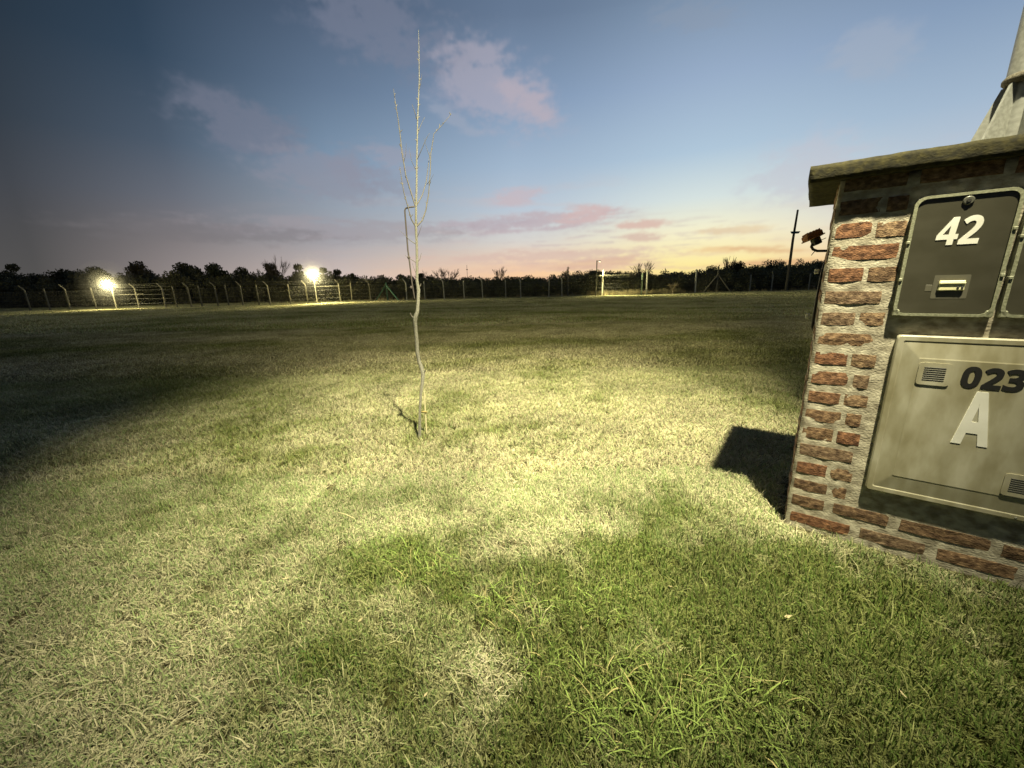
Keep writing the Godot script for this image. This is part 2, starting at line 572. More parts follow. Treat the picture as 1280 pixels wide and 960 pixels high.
func in_pillar(x: float, z: float, margin: float) -> bool:
	var d := Vector3(x, 0, z) - PILLAR_AT
	var l := d.rotated(Vector3.UP, deg_to_rad(-PILLAR_TURN))
	return l.x > -0.02 - margin and l.x < 1.06 + margin and l.z < margin and l.z > -0.62 - margin

func grass_mat() -> StandardMaterial3D:
	var m := StandardMaterial3D.new()
	m.vertex_color_use_as_albedo = true
	m.roughness = 0.75
	m.metallic_specular = 0.25
	m.backlight_enabled = true
	m.backlight = Color(0.14, 0.14, 0.10)
	return m

func scatter(called: String, label: String, mesh: Mesh, m: Material, spots: Array, scale_lo: float, scale_hi: float):
	var mm := MultiMesh.new()
	mm.transform_format = MultiMesh.TRANSFORM_3D
	mm.use_colors = true
	mm.mesh = mesh
	mm.instance_count = spots.size()
	for i in spots.size():
		var p: Vector3 = spots[i]
		var s := rng.randf_range(scale_lo, scale_hi)
		var g := greenness(p.x, p.z)
		var b := Basis(Vector3.UP, rng.randf() * TAU).scaled(Vector3(s, s * (0.8 + 0.5 * g), s))
		mm.set_instance_transform(i, Transform3D(b, p))
		var c := STRAW.lerp(GREEN, clampf(g + rng.randf_range(-0.22, 0.22), 0.0, 1.0))
		var v := (1.0 + 0.35 * patches.get_noise_2d(p.x * 4.0 + 90.0, p.z * 4.0)) * rng.randf_range(0.85, 1.15)
		mm.set_instance_color(i, Color(c.r * v, c.g * v, c.b * v))
	var o := MultiMeshInstance3D.new()
	o.name = numbered(called)
	o.multimesh = mm
	o.material_override = m
	add_child(o)
	tag(o, label, "grass", "", "stuff")

func make_grass():
	var m := grass_mat()
	# bands by distance: from, to, clumps per square metre, clump
	var bands := [
		[-0.1, 2.6, 1500.0, blade_clump(1, 26, 0.035, 0.018, 0.050, 0.0034, 1.25), 0.8, 1.2, "short straw and green blades of the mown turf nearest the pillar"],
		[2.6, 6.0, 850.0, blade_clump(2, 26, 0.05, 0.022, 0.055, 0.0046, 1.2), 0.8, 1.25, "short mown turf around the foot of the sapling"],
		[6.0, 14.0, 230.0, blade_clump(3, 30, 0.10, 0.03, 0.075, 0.010, 1.15), 0.8, 1.3, "dim olive turf of the middle field"],
		[14.0, 50.0, 34.0, blade_clump(4, 36, 0.28, 0.05, 0.12, 0.026, 1.1), 0.8, 1.3, "dark turf of the far field before the fence"]]
	for b in bands:
		var spots := []
		var z1: float = -b[1]
		var z0: float = -b[0]
		var near: bool = b[1] < 7.0
		var fan := 1.9 if near else 1.45
		var room := 1.0 if near else 0.5
		var half: float = fan * b[1] + room
		var area: float = (z0 - z1) * half * 2.0
		var n := int(area * b[2])
		for i in n:
			var z := rng.randf_range(z1, z0)
			var lim := fan * -z + room
			var x := rng.randf_range(-half, half)
			if absf(x) > lim: continue
			if in_pillar(x, z, 0.035 if b[1] < 3.0 else 0.0): continue
			spots.append(Vector3(x, height(x, z), z))
		scatter("grass", b[6], b[3], m, spots, b[4], b[5])
	# stray longer stems that the mower left
	var stems := []
	for i in 9000:
		var z := -rng.randf_range(0.4, 7.0)
		var x := rng.randf_range(-1.38, 1.38) * (-z + 0.3)
		if in_pillar(x, z, 0.0): continue
		if patches.get_noise_2d(x * 3.0 + 20.0, z * 3.0) > -0.1: stems.append(Vector3(x, height(x, z), z))
	scatter("grass", "scattered longer dry stems standing out of the near turf", blade_clump(7, 6, 0.03, 0.05, 0.10, 0.0030, 0.9), m, stems, 0.7, 1.3)

# ------------------------------------------------------------------ the brick pillar
func make_pillar():
	var p := thing("brick_pillar", "low brick meter pillar with thick pale mortar and a mossy concrete cap", "pillar", PILLAR_AT, PILLAR_TURN)
	var grain := noise_tex(0.012, Color(0.62, 0.60, 0.58), Color(1, 1, 1), 31)
	var grit := noise_tex(0.06, Color(0, 0, 0), Color(1, 1, 1), 32, 5)
	var mortar := rough_mat(Color(0.57, 0.535, 0.43), 0.95, grain, grit, 3.0, 0.12)
	part("mortar_core", lumpy_block(Vector3(-0.02, -0.1, -0.62), Vector3(1.06, 1.722, 0.0), Vector3i(44, 70, 20), 0.0026, 18.0), mortar, p)
	var clay_tex := noise_tex(0.02, Color(0.45, 0.40, 0.38), Color(1, 1, 1), 33)
	var clays := []
	for c in [Color(0.36, 0.20, 0.11), Color(0.33, 0.165, 0.085), Color(0.36, 0.235, 0.135), Color(0.27, 0.175, 0.10), Color(0.41, 0.285, 0.17), Color(0.35, 0.25, 0.16)]:
		clays.append(rough_mat(c, 0.95, clay_tex, grit, 4.0, 0.14))
	var shapes := []
	for k in 10: shapes.append(brick_mesh(100 + k, 3.0))
	var r := RandomNumberGenerator.new()
	r.seed = 77
	var lay := func(at: Vector3, turn: float, l: float, hgt: float, clay := -1):
		var o := part("brick", shapes[r.randi() % shapes.size()], clays[clay if clay >= 0 else r.randi() % clays.size()], p, at)
		o.basis = Basis(Vector3.UP, turn) * Basis.from_scale(Vector3(l * (1.0 if r.randf() < 0.5 else -1.0) if false else l, hgt, 1.0))
	for k in 18:
		var y := 0.062 + 0.0963 * k
		var hb := r.randf_range(0.055, 0.062)
		var spans := []
		if k == 0: spans = [[0.0, 0.245], [0.285, 0.515], [0.555, 0.79], [0.83, 1.045]]
		elif k == 1: spans = [[-0.005, 0.13], [0.165, 0.375], [0.415, 0.70], [0.735, 0.925], [0.955, 1.05]]
		elif k >= 17: spans = [[-0.005, 0.2], [0.235, 0.46], [0.49, 0.70], [0.735, 0.93], [0.96, 1.05]]
		else:
			var odd := k % 2 == 1
			var w := 0.215 if k > 11 else 0.205
			spans = [[-0.008, r.randf_range(0.185, w)]] if not odd else [[-0.008, 0.114], [0.130, w + 0.010]]
			if not odd and r.randf() < 0.35: spans = [[-0.008, 0.13], [0.15, w]]
			spans += [[0.835, 1.045]] if odd else [[0.84, 0.93], [0.96, 1.05]]
		for s in spans:
			var l: float = s[1] - s[0]
			lay.call(Vector3((s[0] + s[1]) * 0.5, y + r.randf_range(-0.004, 0.004), r.randf_range(0.0022, 0.0042)), 0.0, l, hb)
		# the left and right flanks and the back
		var first := 0.0 if k % 2 == 0 else 0.09
		var z := -0.61 + first
		while z < -0.06:
			var l2 := minf(0.2, -0.02 - z)
			lay.call(Vector3(-0.02 - r.randf_range(0.002, 0.006), y, z + l2 * 0.5), -PI / 2, l2, hb)
			if k % 2 == 0: lay.call(Vector3(1.06 + r.randf_range(0.002, 0.006), y, z + l2 * 0.5), PI / 2, l2, hb)
			z += 0.235
	var cap_tex := noise_tex(0.02, Color(0.35, 0.36, 0.30), Color(1, 1, 1), 34)
	var cap := rough_mat(Color(0.050, 0.043, 0.010), 0.95, cap_tex, grit, 3.0, 0.08)
	part("cap_slab", lumpy_block(Vector3(-0.138, 1.7225, -0.70), Vector3(1.178, 1.79, 0.057), Vector3i(60, 4, 30), 0.004, 9.0, 0.006), cap, p)

func frame_at(s: float, y: float, off: float) -> Vector3:
	return PILLAR_AT + Vector3(s, y, off).rotated(Vector3.UP, deg_to_rad(PILLAR_TURN))

# ------------------------------------------------------------------ what is set into the pillar
func make_boxes():
	var rim_m := rough_mat(Color(0.33, 0.34, 0.25), 0.55, noise_tex(0.05, Color(0.7, 0.7, 0.66), Color(1, 1, 1), 41), null, 4.0, 0.0)
	var door_m := rough_mat(Color(0.062, 0.059, 0.043), 0.28, noise_tex(0.006, Color(0.9, 0.9, 0.88), Color(1, 1, 1), 42), null, 3.0, 0.0)
	var pane_m := mat(Color(0.115, 0.11, 0.085), 0.3)
	var steel := mat(Color(0.12, 0.12, 0.10), 0.4, 0.4)
	var white := rough_mat(Color(0.82, 0.82, 0.80), 0.6, noise_tex(0.006, Color(0.92, 0.92, 0.90), Color(1, 1, 1), 44), null, 2.0, 0.0)
	var ivory := mat(Color(0.75, 0.72, 0.45), 0.55)
	var dark := mat(Color(0.02, 0.02, 0.018), 0.6)
	for k in 2:
		var a := 0.233 if k == 0 else 0.5385
		var b := thing("meter_box", "dark meter box door with white number 42 in a pale frame" if k == 0 else "second dark meter box at the right edge, beside the numbered one", "meter box", frame_at(a, 1.14, 0.0), PILLAR_TURN)
		var w := 0.29
		var h := 0.476
		part("case", box_mesh(Vector3(w - 0.012, h - 0.012, 0.05), 0.004, Vector3(w / 2, h / 2, -0.004)), dark, b)
		part("frame", plate(round_rect(0, 0, w, h, 0.035), -0.01, 0.03, round_rect(0.011, 0.011, w - 0.011, h - 0.011, 0.028)), rim_m, b)
		part("hinge", box_mesh(Vector3(0.022, 0.028, 0.036), 0.004, Vector3(0.011, 0.012, 0.012)), rim_m, b)
		part("hinge", box_mesh(Vector3(0.022, 0.028, 0.036), 0.004, Vector3(w - 0.011, 0.012, 0.012)), rim_m, b)
		for c in [[0.003, 0.15], [0.003, 0.30], [w - 0.003, 0.16], [w - 0.003, 0.33]]:
			part("clip", box_mesh(Vector3(0.012, 0.012, 0.03), 0.002, Vector3(c[0], c[1], 0.02)), rim_m, b)
		var door := part("door", plate(round_rect(0.0125, 0.0125, w - 0.0125, h - 0.0125, 0.026), 0.012, 0.024), door_m, b)
		var lock := part("lock", tube_mesh([Vector3(0.15, 0.445, 0.022), Vector3(0.15, 0.445, 0.029), Vector3(0.15, 0.445, 0.030)], [0.016, 0.016, 0.013], 20), steel, door)
		part("lock", tube_mesh([Vector3(0.15, 0.445, 0.030), Vector3(0.15, 0.445, 0.0335)], [0.007, 0.006], 14), dark, door)
		if k == 0:
			part("number", letters("42", 0.126, 0.106, 0.06, 0.0250, 0.2), white, door, Vector3(0.081, 0.283, 0))
		part("window", plate(round_rect(0.105, 0.072, 0.207, 0.166, 0.004), 0.022, 0.0247), pane_m, door)
		part("side_tab", box_mesh(Vector3(0.02, 0.026, 0.001), 0.0004, Vector3(0.094, 0.115, 0.0243)), pane_m, door)
		var brk := part("breaker", box_mesh(Vector3(0.074, 0.040, 0.010), 0.003, Vector3(0.158, 0.124, 0.0285)), ivory if k == 0 else steel, b)
		part("lip", box_mesh(Vector3(0.074, 0.006, 0.005), 0.001, Vector3(0.158, 0.134, 0.0352)), ivory if k == 0 else steel, brk)
		for x in [0.176, 0.188]:
			part("switch", box_mesh(Vector3(0.007, 0.011, 0.003), 0.001, Vector3(x, 0.115, 0.0335)), dark, brk)
	# the large cabinet below
	var stain := noise_tex(0.008, Color(0.76, 0.74, 0.66), Color(1, 1, 1), 43)
	var shell := rough_mat(Color(0.43, 0.415, 0.33), 0.5, stain, null, 2.0, 0.0)
	shell.uv1_scale = Vector3(2.6, 0.7, 2.6)
	var c := thing("utility_cabinet", "large beige utility cabinet lettered 023 over a white A", "cabinet", frame_at(0.265, 0.315, 0.0), PILLAR_TURN)
	var W := 0.575
	var H := 0.742
	# rim, slope and raised panel in one pressed door
	var st := begin()
	st.set_smooth_group(-1)
	var loops := [round_rect(0, 0, W, H, 0.014, 4), round_rect(0, 0, W, H, 0.014, 4), round_rect(0.005, 0.005, W - 0.005, H - 0.005, 0.012, 4), round_rect(0.022, 0.022, W - 0.022, H - 0.022, 0.008, 4), round_rect(0.026, 0.026, W - 0.026, H - 0.026, 0.008, 4), round_rect(0.078, 0.092, W - 0.078, H - 0.092, 0.006, 4), round_rect(0.083, 0.097, W - 0.083, H - 0.097, 0.004, 4)]
	var zs := [-0.01, 0.026, 0.031, 0.031, 0.0285, 0.0350, 0.0365]
	for q in loops.size() - 1:
		for i in loops[q].size():
			var j: int = (i + 1) % loops[q].size()
			var a0: Vector2 = loops[q][i]; var a1: Vector2 = loops[q][j]; var b0: Vector2 = loops[q + 1][i]; var b1: Vector2 = loops[q + 1][j]
			quad(st, Vector3(a0.x, a0.y, zs[q]), Vector3(b0.x, b0.y, zs[q + 1]), Vector3(b1.x, b1.y, zs[q + 1]), Vector3(a1.x, a1.y, zs[q]))
	var last: PackedVector2Array = loops[-1]
	for i in range(1, last.size() - 1):
		tri(st, Vector3(last[0].x, last[0].y, zs[-1]), Vector3(last[i + 1].x, last[i + 1].y, zs[-1]), Vector3(last[i].x, last[i].y, zs[-1]))
	var door2 := part("door", done(st), shell, c)
	for v in [[0.085, 0.535], [0.405, 0.105]]:
		var vent := part("vent", plate(round_rect(v[0], v[1], v[0] + 0.100, v[1] + 0.096, 0.012), 0.0345, 0.0405), shell, door2)
		for k in 7:
			part("slot", box_mesh(Vector3(0.066, 0.0042, 0.003), 0.001, Vector3(v[0] + 0.05, v[1] + 0.022 + k * 0.0088, 0.0402)), dark, vent)
	part("number", letters("023", 0.174, 0.090, 0.05, 0.0375, 0.5), mat(Color(0.012, 0.012, 0.012), 0.55), door2, Vector3(0.214, 0.537, 0))
	part("letter", letters("A", 0.104, 0.230, 0.0, 0.0375, 0.6), white, door2, Vector3(0.233, 0.295, 0))
	part("rivet", tube_mesh([Vector3(0.468, 0.012, 0.028), Vector3(0.468, 0.012, 0.0325)], [0.006, 0.004], 10), mat(Color(0.7, 0.7, 0.65), 0.25, 0.8), door2)

# ------------------------------------------------------------------ the lamp whose light falls on the turf
func make_street_lamp():
	var foot := frame_at(0.53, 1.79, -0.31)
	var o := thing("street_lamp", "galvanised lamp pole with gusseted foot standing on the pillar cap", "street lamp", foot, PILLAR_TURN)
	var zinc := rough_mat(Color(0.42, 0.43, 0.41), 0.5, noise_tex(0.03, Color(0.86, 0.86, 0.85), Color(1, 1, 1), 51), null, 3.0, 0.0)
	zinc.metallic = 0.35
	var dull := rough_mat(Color(0.22, 0.21, 0.17), 0.8, noise_tex(0.05, Color(0.45, 0.40, 0.33), Color(1, 1, 1), 52), null, 5.0, 0.0)
	part("base_plate", box_mesh(Vector3(0.29, 0.016, 0.29), 0.003, Vector3(0, 0.006, 0)), dull, o)
	part("lower_tube", rod(Vector3(0, 0.01, 0), Vector3(0, 0.30, 0), 0.043, 20), zinc, o)
	for k in 6:
		var st := begin()
		st.set_smooth_group(-1)
		var b := Basis(Vector3.UP, deg_to_rad(38.0 + 60.0 * k))
		var t := 0.005
		var ol := [Vector3(0.040, 0.014, 0), Vector3(0.138, 0.014, 0), Vector3(0.138, 0.03, 0), Vector3(0.066, 0.262, 0), Vector3(0.040, 0.262, 0)]
		for i in range(1, 4):
			tri(st, b * (ol[0] + Vector3(0, 0, t)), b * (ol[i + 1] + Vector3(0, 0, t)), b * (ol[i] + Vector3(0, 0, t)))
			tri(st, b * (ol[0] - Vector3(0, 0, t)), b * (ol[i] - Vector3(0, 0, t)), b * (ol[i + 1] - Vector3(0, 0, t)))
		for i in 5:
			var p: Vector3 = ol[i]; var q: Vector3 = ol[(i + 1) % 5]
			quad(st, b * (p + Vector3(0, 0, t)), b * (q + Vector3(0, 0, t)), b * (q - Vector3(0, 0, t)), b * (p - Vector3(0, 0, t)))
		part("gusset", done(st), zinc, o)
	part("weld_ring", tube_mesh([Vector3(0, 0.262, 0), Vector3(0, 0.272, 0), Vector3(0, 0.286, 0), Vector3(0, 0.296, 0)], [0.060, 0.070, 0.070, 0.062], 20, 0.03), dull, o)
	var top := 4.86
	part("pole", tube_mesh([Vector3(0, 0.275, 0), Vector3(0, 2.2, 0), Vector3(0, top, 0)], [0.061, 0.058, 0.05], 20), zinc, o)
	var head := LAMP_AT - foot
	head = head.rotated(Vector3.UP, deg_to_rad(-PILLAR_TURN))
	part("arm", tube_mesh([Vector3(0, top - 0.25, 0), Vector3(0, top - 0.05, 0) + head * Vector3(0.04, 0, 0.04), head * Vector3(0.3, 0, 0.3) + Vector3(0, top + 0.02, 0), head + Vector3(0, 0.09, 0) - head * Vector3(0.12, 0, 0.12)], [0.03, 0.03, 0.028, 0.026], 12), zinc, o)
	# the housing is open below; the lens sits in it
	var aim := Vector3(0.03, 0, -3.55)
	var dir := (aim - LAMP_AT).normalized()
	var local := dir.rotated(Vector3.UP, deg_to_rad(-PILLAR_TURN))
	var hb := Basis.looking_at(local, Vector3.UP)
	part("lamp_head", box_mesh(Vector3(0.30, 0.22, 0.09), 0.02, head + hb * Vector3(0, 0, 0.085), hb), dull, o)
	var glow := mat(Color(0.9, 0.9, 0.8), 0.5)
	glow.emission_enabled = true
	glow.emission = Color(1.0, 0.95, 0.78)
	glow.emission_energy_multiplier = 3.0
	part("lamp_lens", box_mesh(Vector3(0.24, 0.16, 0.02), 0.006, head + hb * Vector3(0, 0, 0.028), hb), glow, o)
	var s := SpotLight3D.new()
	s.name = "lamp_light"
	s.light_color = Color(1.0, 0.96, 0.79)
	s.light_energy = 230.0
	s.spot_angle = 28.9
	s.spot_angle_attenuation = 1.0
	s.spot_range = 80.0
	s.spot_attenuation = 2.0
	s.light_size = 0.08
	s.shadow_enabled = true
	o.add_child(s)
	s.position = head
	s.basis = hb
	# stray light past the beam, thrown out across the field
	var w := SpotLight3D.new()
	w.name = "stray_light"
	w.light_color = Color(1.0, 0.95, 0.70)
	w.light_energy = 120.0
	w.spot_angle = 58.0
	w.spot_angle_attenuation = 1.0
	w.spot_range = 120.0
	w.spot_attenuation = 2.0
	w.light_size = 0.2
	w.shadow_enabled = true
	o.add_child(w)
	w.position = head
	w.basis = Basis.looking_at((Vector3(1.0, 0, -36.0) - LAMP_AT).normalized().rotated(Vector3.UP, deg_to_rad(-PILLAR_TURN)), Vector3.UP)

# ------------------------------------------------------------------ rusty floodlight and cable on the left flank
func make_wall_lamp():
	var o := thing("floodlight", "small rusty floodlight on a bent bracket at the pillar's left flank", "floodlight", frame_at(-0.030, 1.455, -0.52), PILLAR_TURN)
	o.scale = Vector3.ONE * 0.70
	var rust := rough_mat(Color(0.50, 0.22, 0.08), 0.9, noise_tex(0.06, Color(0.3, 0.22, 0.2), Color(1, 1, 1), 61), null, 9.0, 0.0)
	var black := mat(Color(0.018, 0.016, 0.014), 0.6)
	var b := Basis(Vector3.BACK, deg_to_rad(24.0)) * Basis(Vector3.UP, deg_to_rad(25.0))
	var at := Vector3(-0.098, 0.125, 0.0)
	part("housing", box_mesh(Vector3(0.115, 0.038, 0.10), 0.006, at, b), rust, o)
	for k in 5:
		part("cooling_fin", box_mesh(Vector3(0.006, 0.016, 0.09), 0.001, at + b * Vector3(-0.044 + 0.022 * k, 0.024, 0), b), rust, o)
	part("front_rim", box_mesh(Vector3(0.128, 0.010, 0.112), 0.003, at + b * Vector3(0, -0.022, 0), b), rust, o)
	part("driver_box", box_mesh(Vector3(0.052, 0.055, 0.06), 0.005, at + b * Vector3(0.012, -0.055, 0), b), black, o)
	part("bracket", tube_mesh([Vector3(-0.088, 0.062, 0), Vector3(-0.092, 0.04, 0), Vector3(-0.078, 0.018, 0), Vector3(-0.05, 0.004, 0), Vector3(0.025, 0.0, 0)], [0.009, 0.010, 0.010, 0.010, 0.010], 10), black, o)
	part("loose_wire", tube_mesh([Vector3(-0.07, 0.065, 0.02), Vector3(-0.035, 0.085, 0.02), Vector3(-0.005, 0.10, 0.01)], [0.0025, 0.0025, 0.0025], 6), black, o)
	part("loose_wire", tube_mesh([Vector3(-0.06, 0.01, 0.01), Vector3(-0.075, -0.014, 0.01), Vector3(-0.084, -0.03, 0.01)], [0.003, 0.003, 0.002], 6), black, o)
	var c := thing("cable", "black cable drooping down the left flank of the pillar", "cable", frame_at(-0.03, 1.0, -0.5), PILLAR_TURN)
	part("cable_run", tube_mesh([Vector3(0.012, 0.42, -0.02), Vector3(0.002, 0.35, -0.01), Vector3(-0.001, 0.22, 0), Vector3(-0.002, 0.1, 0), Vector3(-0.001, 0.03, 0), Vector3(0.012, 0.0, 0)], [0.004, 0.005, 0.006, 0.007, 0.008, 0.006], 10), black, c)
	var pale := mat(Color(0.5, 0.5, 0.45), 0.6)
	part("cable_clip", box_mesh(Vector3(0.022, 0.03, 0.02), 0.004, Vector3(-0.022, 0.345, 0.0)), pale, c)
	part("cable_clip", box_mesh(Vector3(0.022, 0.03, 0.02), 0.004, Vector3(-0.03, 0.09, -0.03)), pale, c)

# ------------------------------------------------------------------ the young tree
func make_sapling():
	var at := Vector3(-0.835, 0, -3.345)
	var o := thing("sapling", "leafless young tree with a kinked pale trunk alone in the field", "tree", at)
	var bark_tex := noise_tex(0.05, Color(0.32, 0.31, 0.27), Color(1, 1, 1), 71)
	var bark := rough_mat(Color(0.46, 0.455, 0.39), 0.85, bark_tex, noise_tex(0.08, Color(0, 0, 0), Color(1, 1, 1), 72), 8.0, 0.3)
	var twig := rough_mat(Color(0.22, 0.205, 0.18), 0.8, bark_tex, null, 8.0, 0.0)
	var q := func(x: float, y: float, z := 0.0) -> Vector3: return Vector3(x - at.x, y, z)
	var tp := [[-0.835, -0.03, 0.07, 20], [-0.826, 0.12, 0.06, 16], [-0.815, 0.26, 0.05, 14], [-0.80, 0.40, 0.03, 15], [-0.785, 0.50, 0.0, 19], [-0.778, 0.572, -0.02, 21], [-0.79, 0.62, -0.03, 22], [-0.812, 0.69, -0.04, 20], [-0.816, 0.77, -0.03, 20], [-0.812, 0.87, -0.02, 19], [-0.808, 0.97, 0.0, 19],
		[-0.805, 1.03, 0.01, 21], [-0.795, 1.07, 0.02, 22], [-0.772, 1.12, 0.02, 18], [-0.764, 1.20, 0.01, 17], [-0.758, 1.29, 0.0, 18], [-0.764, 1.36, 0.0, 14], [-0.756, 1.45, 0.0, 13], [-0.749, 1.556, 0.0, 12.5], [-0.742, 1.67, 0.0, 12], [-0.738, 1.775, 0.0, 11.5], [-0.726, 1.923, 0.0, 10], [-0.708, 2.09, 0.0, 8.5], [-0.693, 2.26, 0.0, 7.5], [-0.678, 2.40, 0.0, 6.5], [-0.665, 2.53, 0.0, 5.5], [-0.648, 2.66, 0.0, 4.6], [-0.632, 2.79, 0.0, 3.6], [-0.618, 2.99, 0.0, 2.4], [-0.612, 3.10, 0.0, 1.3]]
	var pts := []
	var rad := []
	for t in tp:
		pts.append(q.call(t[0], t[1], t[2]))
		rad.append(t[3] * 0.00080)
	part("trunk", tube_mesh(pts, rad, 10, 0.12), bark, o)
	var branches := [
		[[-0.738, 1.775, 0, 7], [-0.765, 1.83, 0.02, 6], [-0.778, 1.90, 0.03, 5], [-0.80, 2.02, 0.05, 4], [-0.806, 2.10, 0.06, 3], [-0.812, 2.2, 0.06, 2]],
		[[-0.738, 1.775, 0, 7.5], [-0.69, 1.83, -0.03, 6.5], [-0.658, 1.905, -0.04, 6], [-0.628, 2.03, -0.05, 5], [-0.605, 2.2, -0.06, 4.5], [-0.592, 2.32, -0.06, 4], [-0.56, 2.46, -0.07, 3.2], [-0.49, 2.525, -0.08, 2.6], [-0.42, 2.60, -0.09, 1.5]],
		[[-0.726, 1.915, 0, 7], [-0.752, 2.02, 0.01, 6], [-0.782, 2.15, 0.02, 5.5], [-0.796, 2.30, 0.02, 5], [-0.80, 2.42, 0.02, 4.5], [-0.806, 2.53, 0.02, 3.6], [-0.814, 2.62, 0.02, 3], [-0.822, 2.73, 0.02, 1.6]],
		[[-0.724, 1.93, 0, 6], [-0.68, 2.02, -0.05, 5], [-0.645, 2.12, -0.07, 4.4], [-0.622, 2.24, -0.08, 3.5], [-0.60, 2.34, -0.08, 2]],
		[[-0.693, 2.26, 0, 3.5], [-0.66, 2.30, 0.02, 3], [-0.60, 2.40, 0.03, 2.2], [-0.575, 2.43, 0.03, 1.2]],
		[[-0.665, 2.52, 0, 3.5], [-0.672, 2.56, 0.03, 3], [-0.69, 2.62, 0.04, 1.5]],
		[[-0.676, 2.42, 0, 3], [-0.655, 2.49, -0.02, 2.4], [-0.615, 2.56, -0.03, 1.4]],
		[[-0.745, 1.645, 0, 4], [-0.79, 1.675, 0.02, 3], [-0.83, 1.72, 0.03, 1.8], [-0.865, 1.75, 0.03, 1]],
		[[-0.752, 1.50, 0, 4], [-0.785, 1.525, 0.02, 3], [-0.825, 1.55, 0.02, 1.8], [-0.84, 1.565, 0.02, 1]],
		[[-0.752, 1.50, 0, 4], [-0.73, 1.53, -0.01, 3], [-0.712, 1.58, -0.01, 1.4]],
		[[-0.755, 1.40, 0, 3], [-0.778, 1.45, 0, 2], [-0.79, 1.50, 0, 1]],
		[[-0.735, 1.70, 0, 3], [-0.71, 1.735, 0.02, 2.2], [-0.682, 1.79, 0.03, 1]],
		[[-0.70, 2.18, 0, 3], [-0.725, 2.24, 0.03, 2.2], [-0.738, 2.33, 0.04, 1]],
		[[-0.596, 2.28, -0.06, 3], [-0.618, 2.35, -0.04, 2], [-0.632, 2.42, -0.03, 1]],
		[[-0.79, 2.24, 0.02, 3], [-0.765, 2.29, 0.04, 2], [-0.752, 2.36, 0.05, 1]],
		[[-0.64, 2.10, -0.06, 3], [-0.605, 2.12, -0.03, 2], [-0.575, 2.16, -0.02, 1]],
		[[-0.64, 2.72, 0, 2.4], [-0.622, 2.76, 0.01, 1.8], [-0.606, 2.82, 0.02, 0.9]],
		[[-0.80, 1.05, 0.01, 9], [-0.825, 1.075, 0.02, 6], [-0.838, 1.105, 0.02, 3]],
		[[-0.758, 1.30, 0, 9], [-0.738, 1.325, 0, 5], [-0.732, 1.34, 0, 3]],
		[[-0.775, 0.575, -0.02, 10], [-0.755, 0.605, -0.02, 5], [-0.74, 0.615, -0.02, 2]]]
	for b in branches:
		var bp := []
		var br := []
		for t in b:
			bp.append(q.call(t[0], t[1], t[2]))
			br.append(t[3] * 0.0008)
		var limb := part("branch", tube_mesh(bp, br, 7, 0.06), twig, o)
		if b.size() >= 6:
			var st := begin()
			for i in range(1, b.size() - 1):
				for s in 3:
					var p: Vector3 = bp[i].lerp(bp[i + 1], rng.randf())
					var d := Vector3(rng.randf_range(-1, 1), 0.8, rng.randf_range(-0.6, 0.6)).normalized()
					var l := rng.randf_range(0.008, 0.03)
					tube(st, [p, p + d * l * 0.6, p + d * l], [0.003, 0.0028, 0.0008], 5)
			part("bud", done(st), twig, limb).set_meta("kind", "stuff")
	var st2 := begin()
	for i in 16:
		var k := rng.randi_range(20, 27)
		var p: Vector3 = pts[k].lerp(pts[k + 1], rng.randf())
		var d := Vector3(-1 if i % 2 else 1, 0.9, rng.randf_range(-0.6, 0.6)).normalized()
		tube(st2, [p, p + d * 0.012, p + d * 0.022], [0.004, 0.003, 0.001], 5)
	part("bud", done(st2), twig, o).set_meta("kind", "stuff")
	# the dark rod hooked over its fork and the short cane tied to its foot
	var iron := mat(Color(0.055, 0.045, 0.04), 0.7)
	var r := thing("hooked_rod", "thin dark rod hooked over the sapling's fork and hanging beside its trunk", "rod", at)
	part("rod", tube_mesh([q.call(-0.735, 1.925, 0.012), q.call(-0.77, 1.922, 0.015), q.call(-0.805, 1.912, 0.02), q.call(-0.812, 1.895, 0.02), q.call(-0.813, 1.6, 0.02), q.call(-0.807, 1.5, 0.02), q.call(-0.802, 1.36, 0.02), q.call(-0.79, 1.22, 0.02)], [0.006, 0.006, 0.006, 0.006, 0.006, 0.006, 0.0055, 0.004], 8), iron, r)
	for y in [1.545, 1.31]:
		part("knot", tube_mesh([q.call(-0.812, y - 0.012, 0.02), q.call(-0.811, y, 0.02), q.call(-0.81, y + 0.012, 0.02)], [0.006, 0.013, 0.006], 8, 0.1), iron, r)
	var cane := mat(Color(0.48, 0.44, 0.27), 0.7)
	var k2 := thing("cane_stake", "short bamboo cane with a yellow tie at the sapling's foot", "stake", at + Vector3(0.045, 0, -0.02))
	part("cane", tube_mesh([Vector3(0, -0.05, 0), Vector3(0.003, 0.2, -0.004), Vector3(0.006, 0.41, -0.008)], [0.007, 0.007, 0.006], 8), cane, k2)
	part("tie", tube_mesh([Vector3(-0.03, 0.215, -0.035), Vector3(-0.028, 0.222, 0.0), Vector3(0.0, 0.228, 0.014), Vector3(0.016, 0.222, 0.004), Vector3(0.006, 0.21, -0.02)], [0.006, 0.008, 0.009, 0.008, 0.006], 7), mat(Color(0.32, 0.26, 0.09), 0.7), k2)

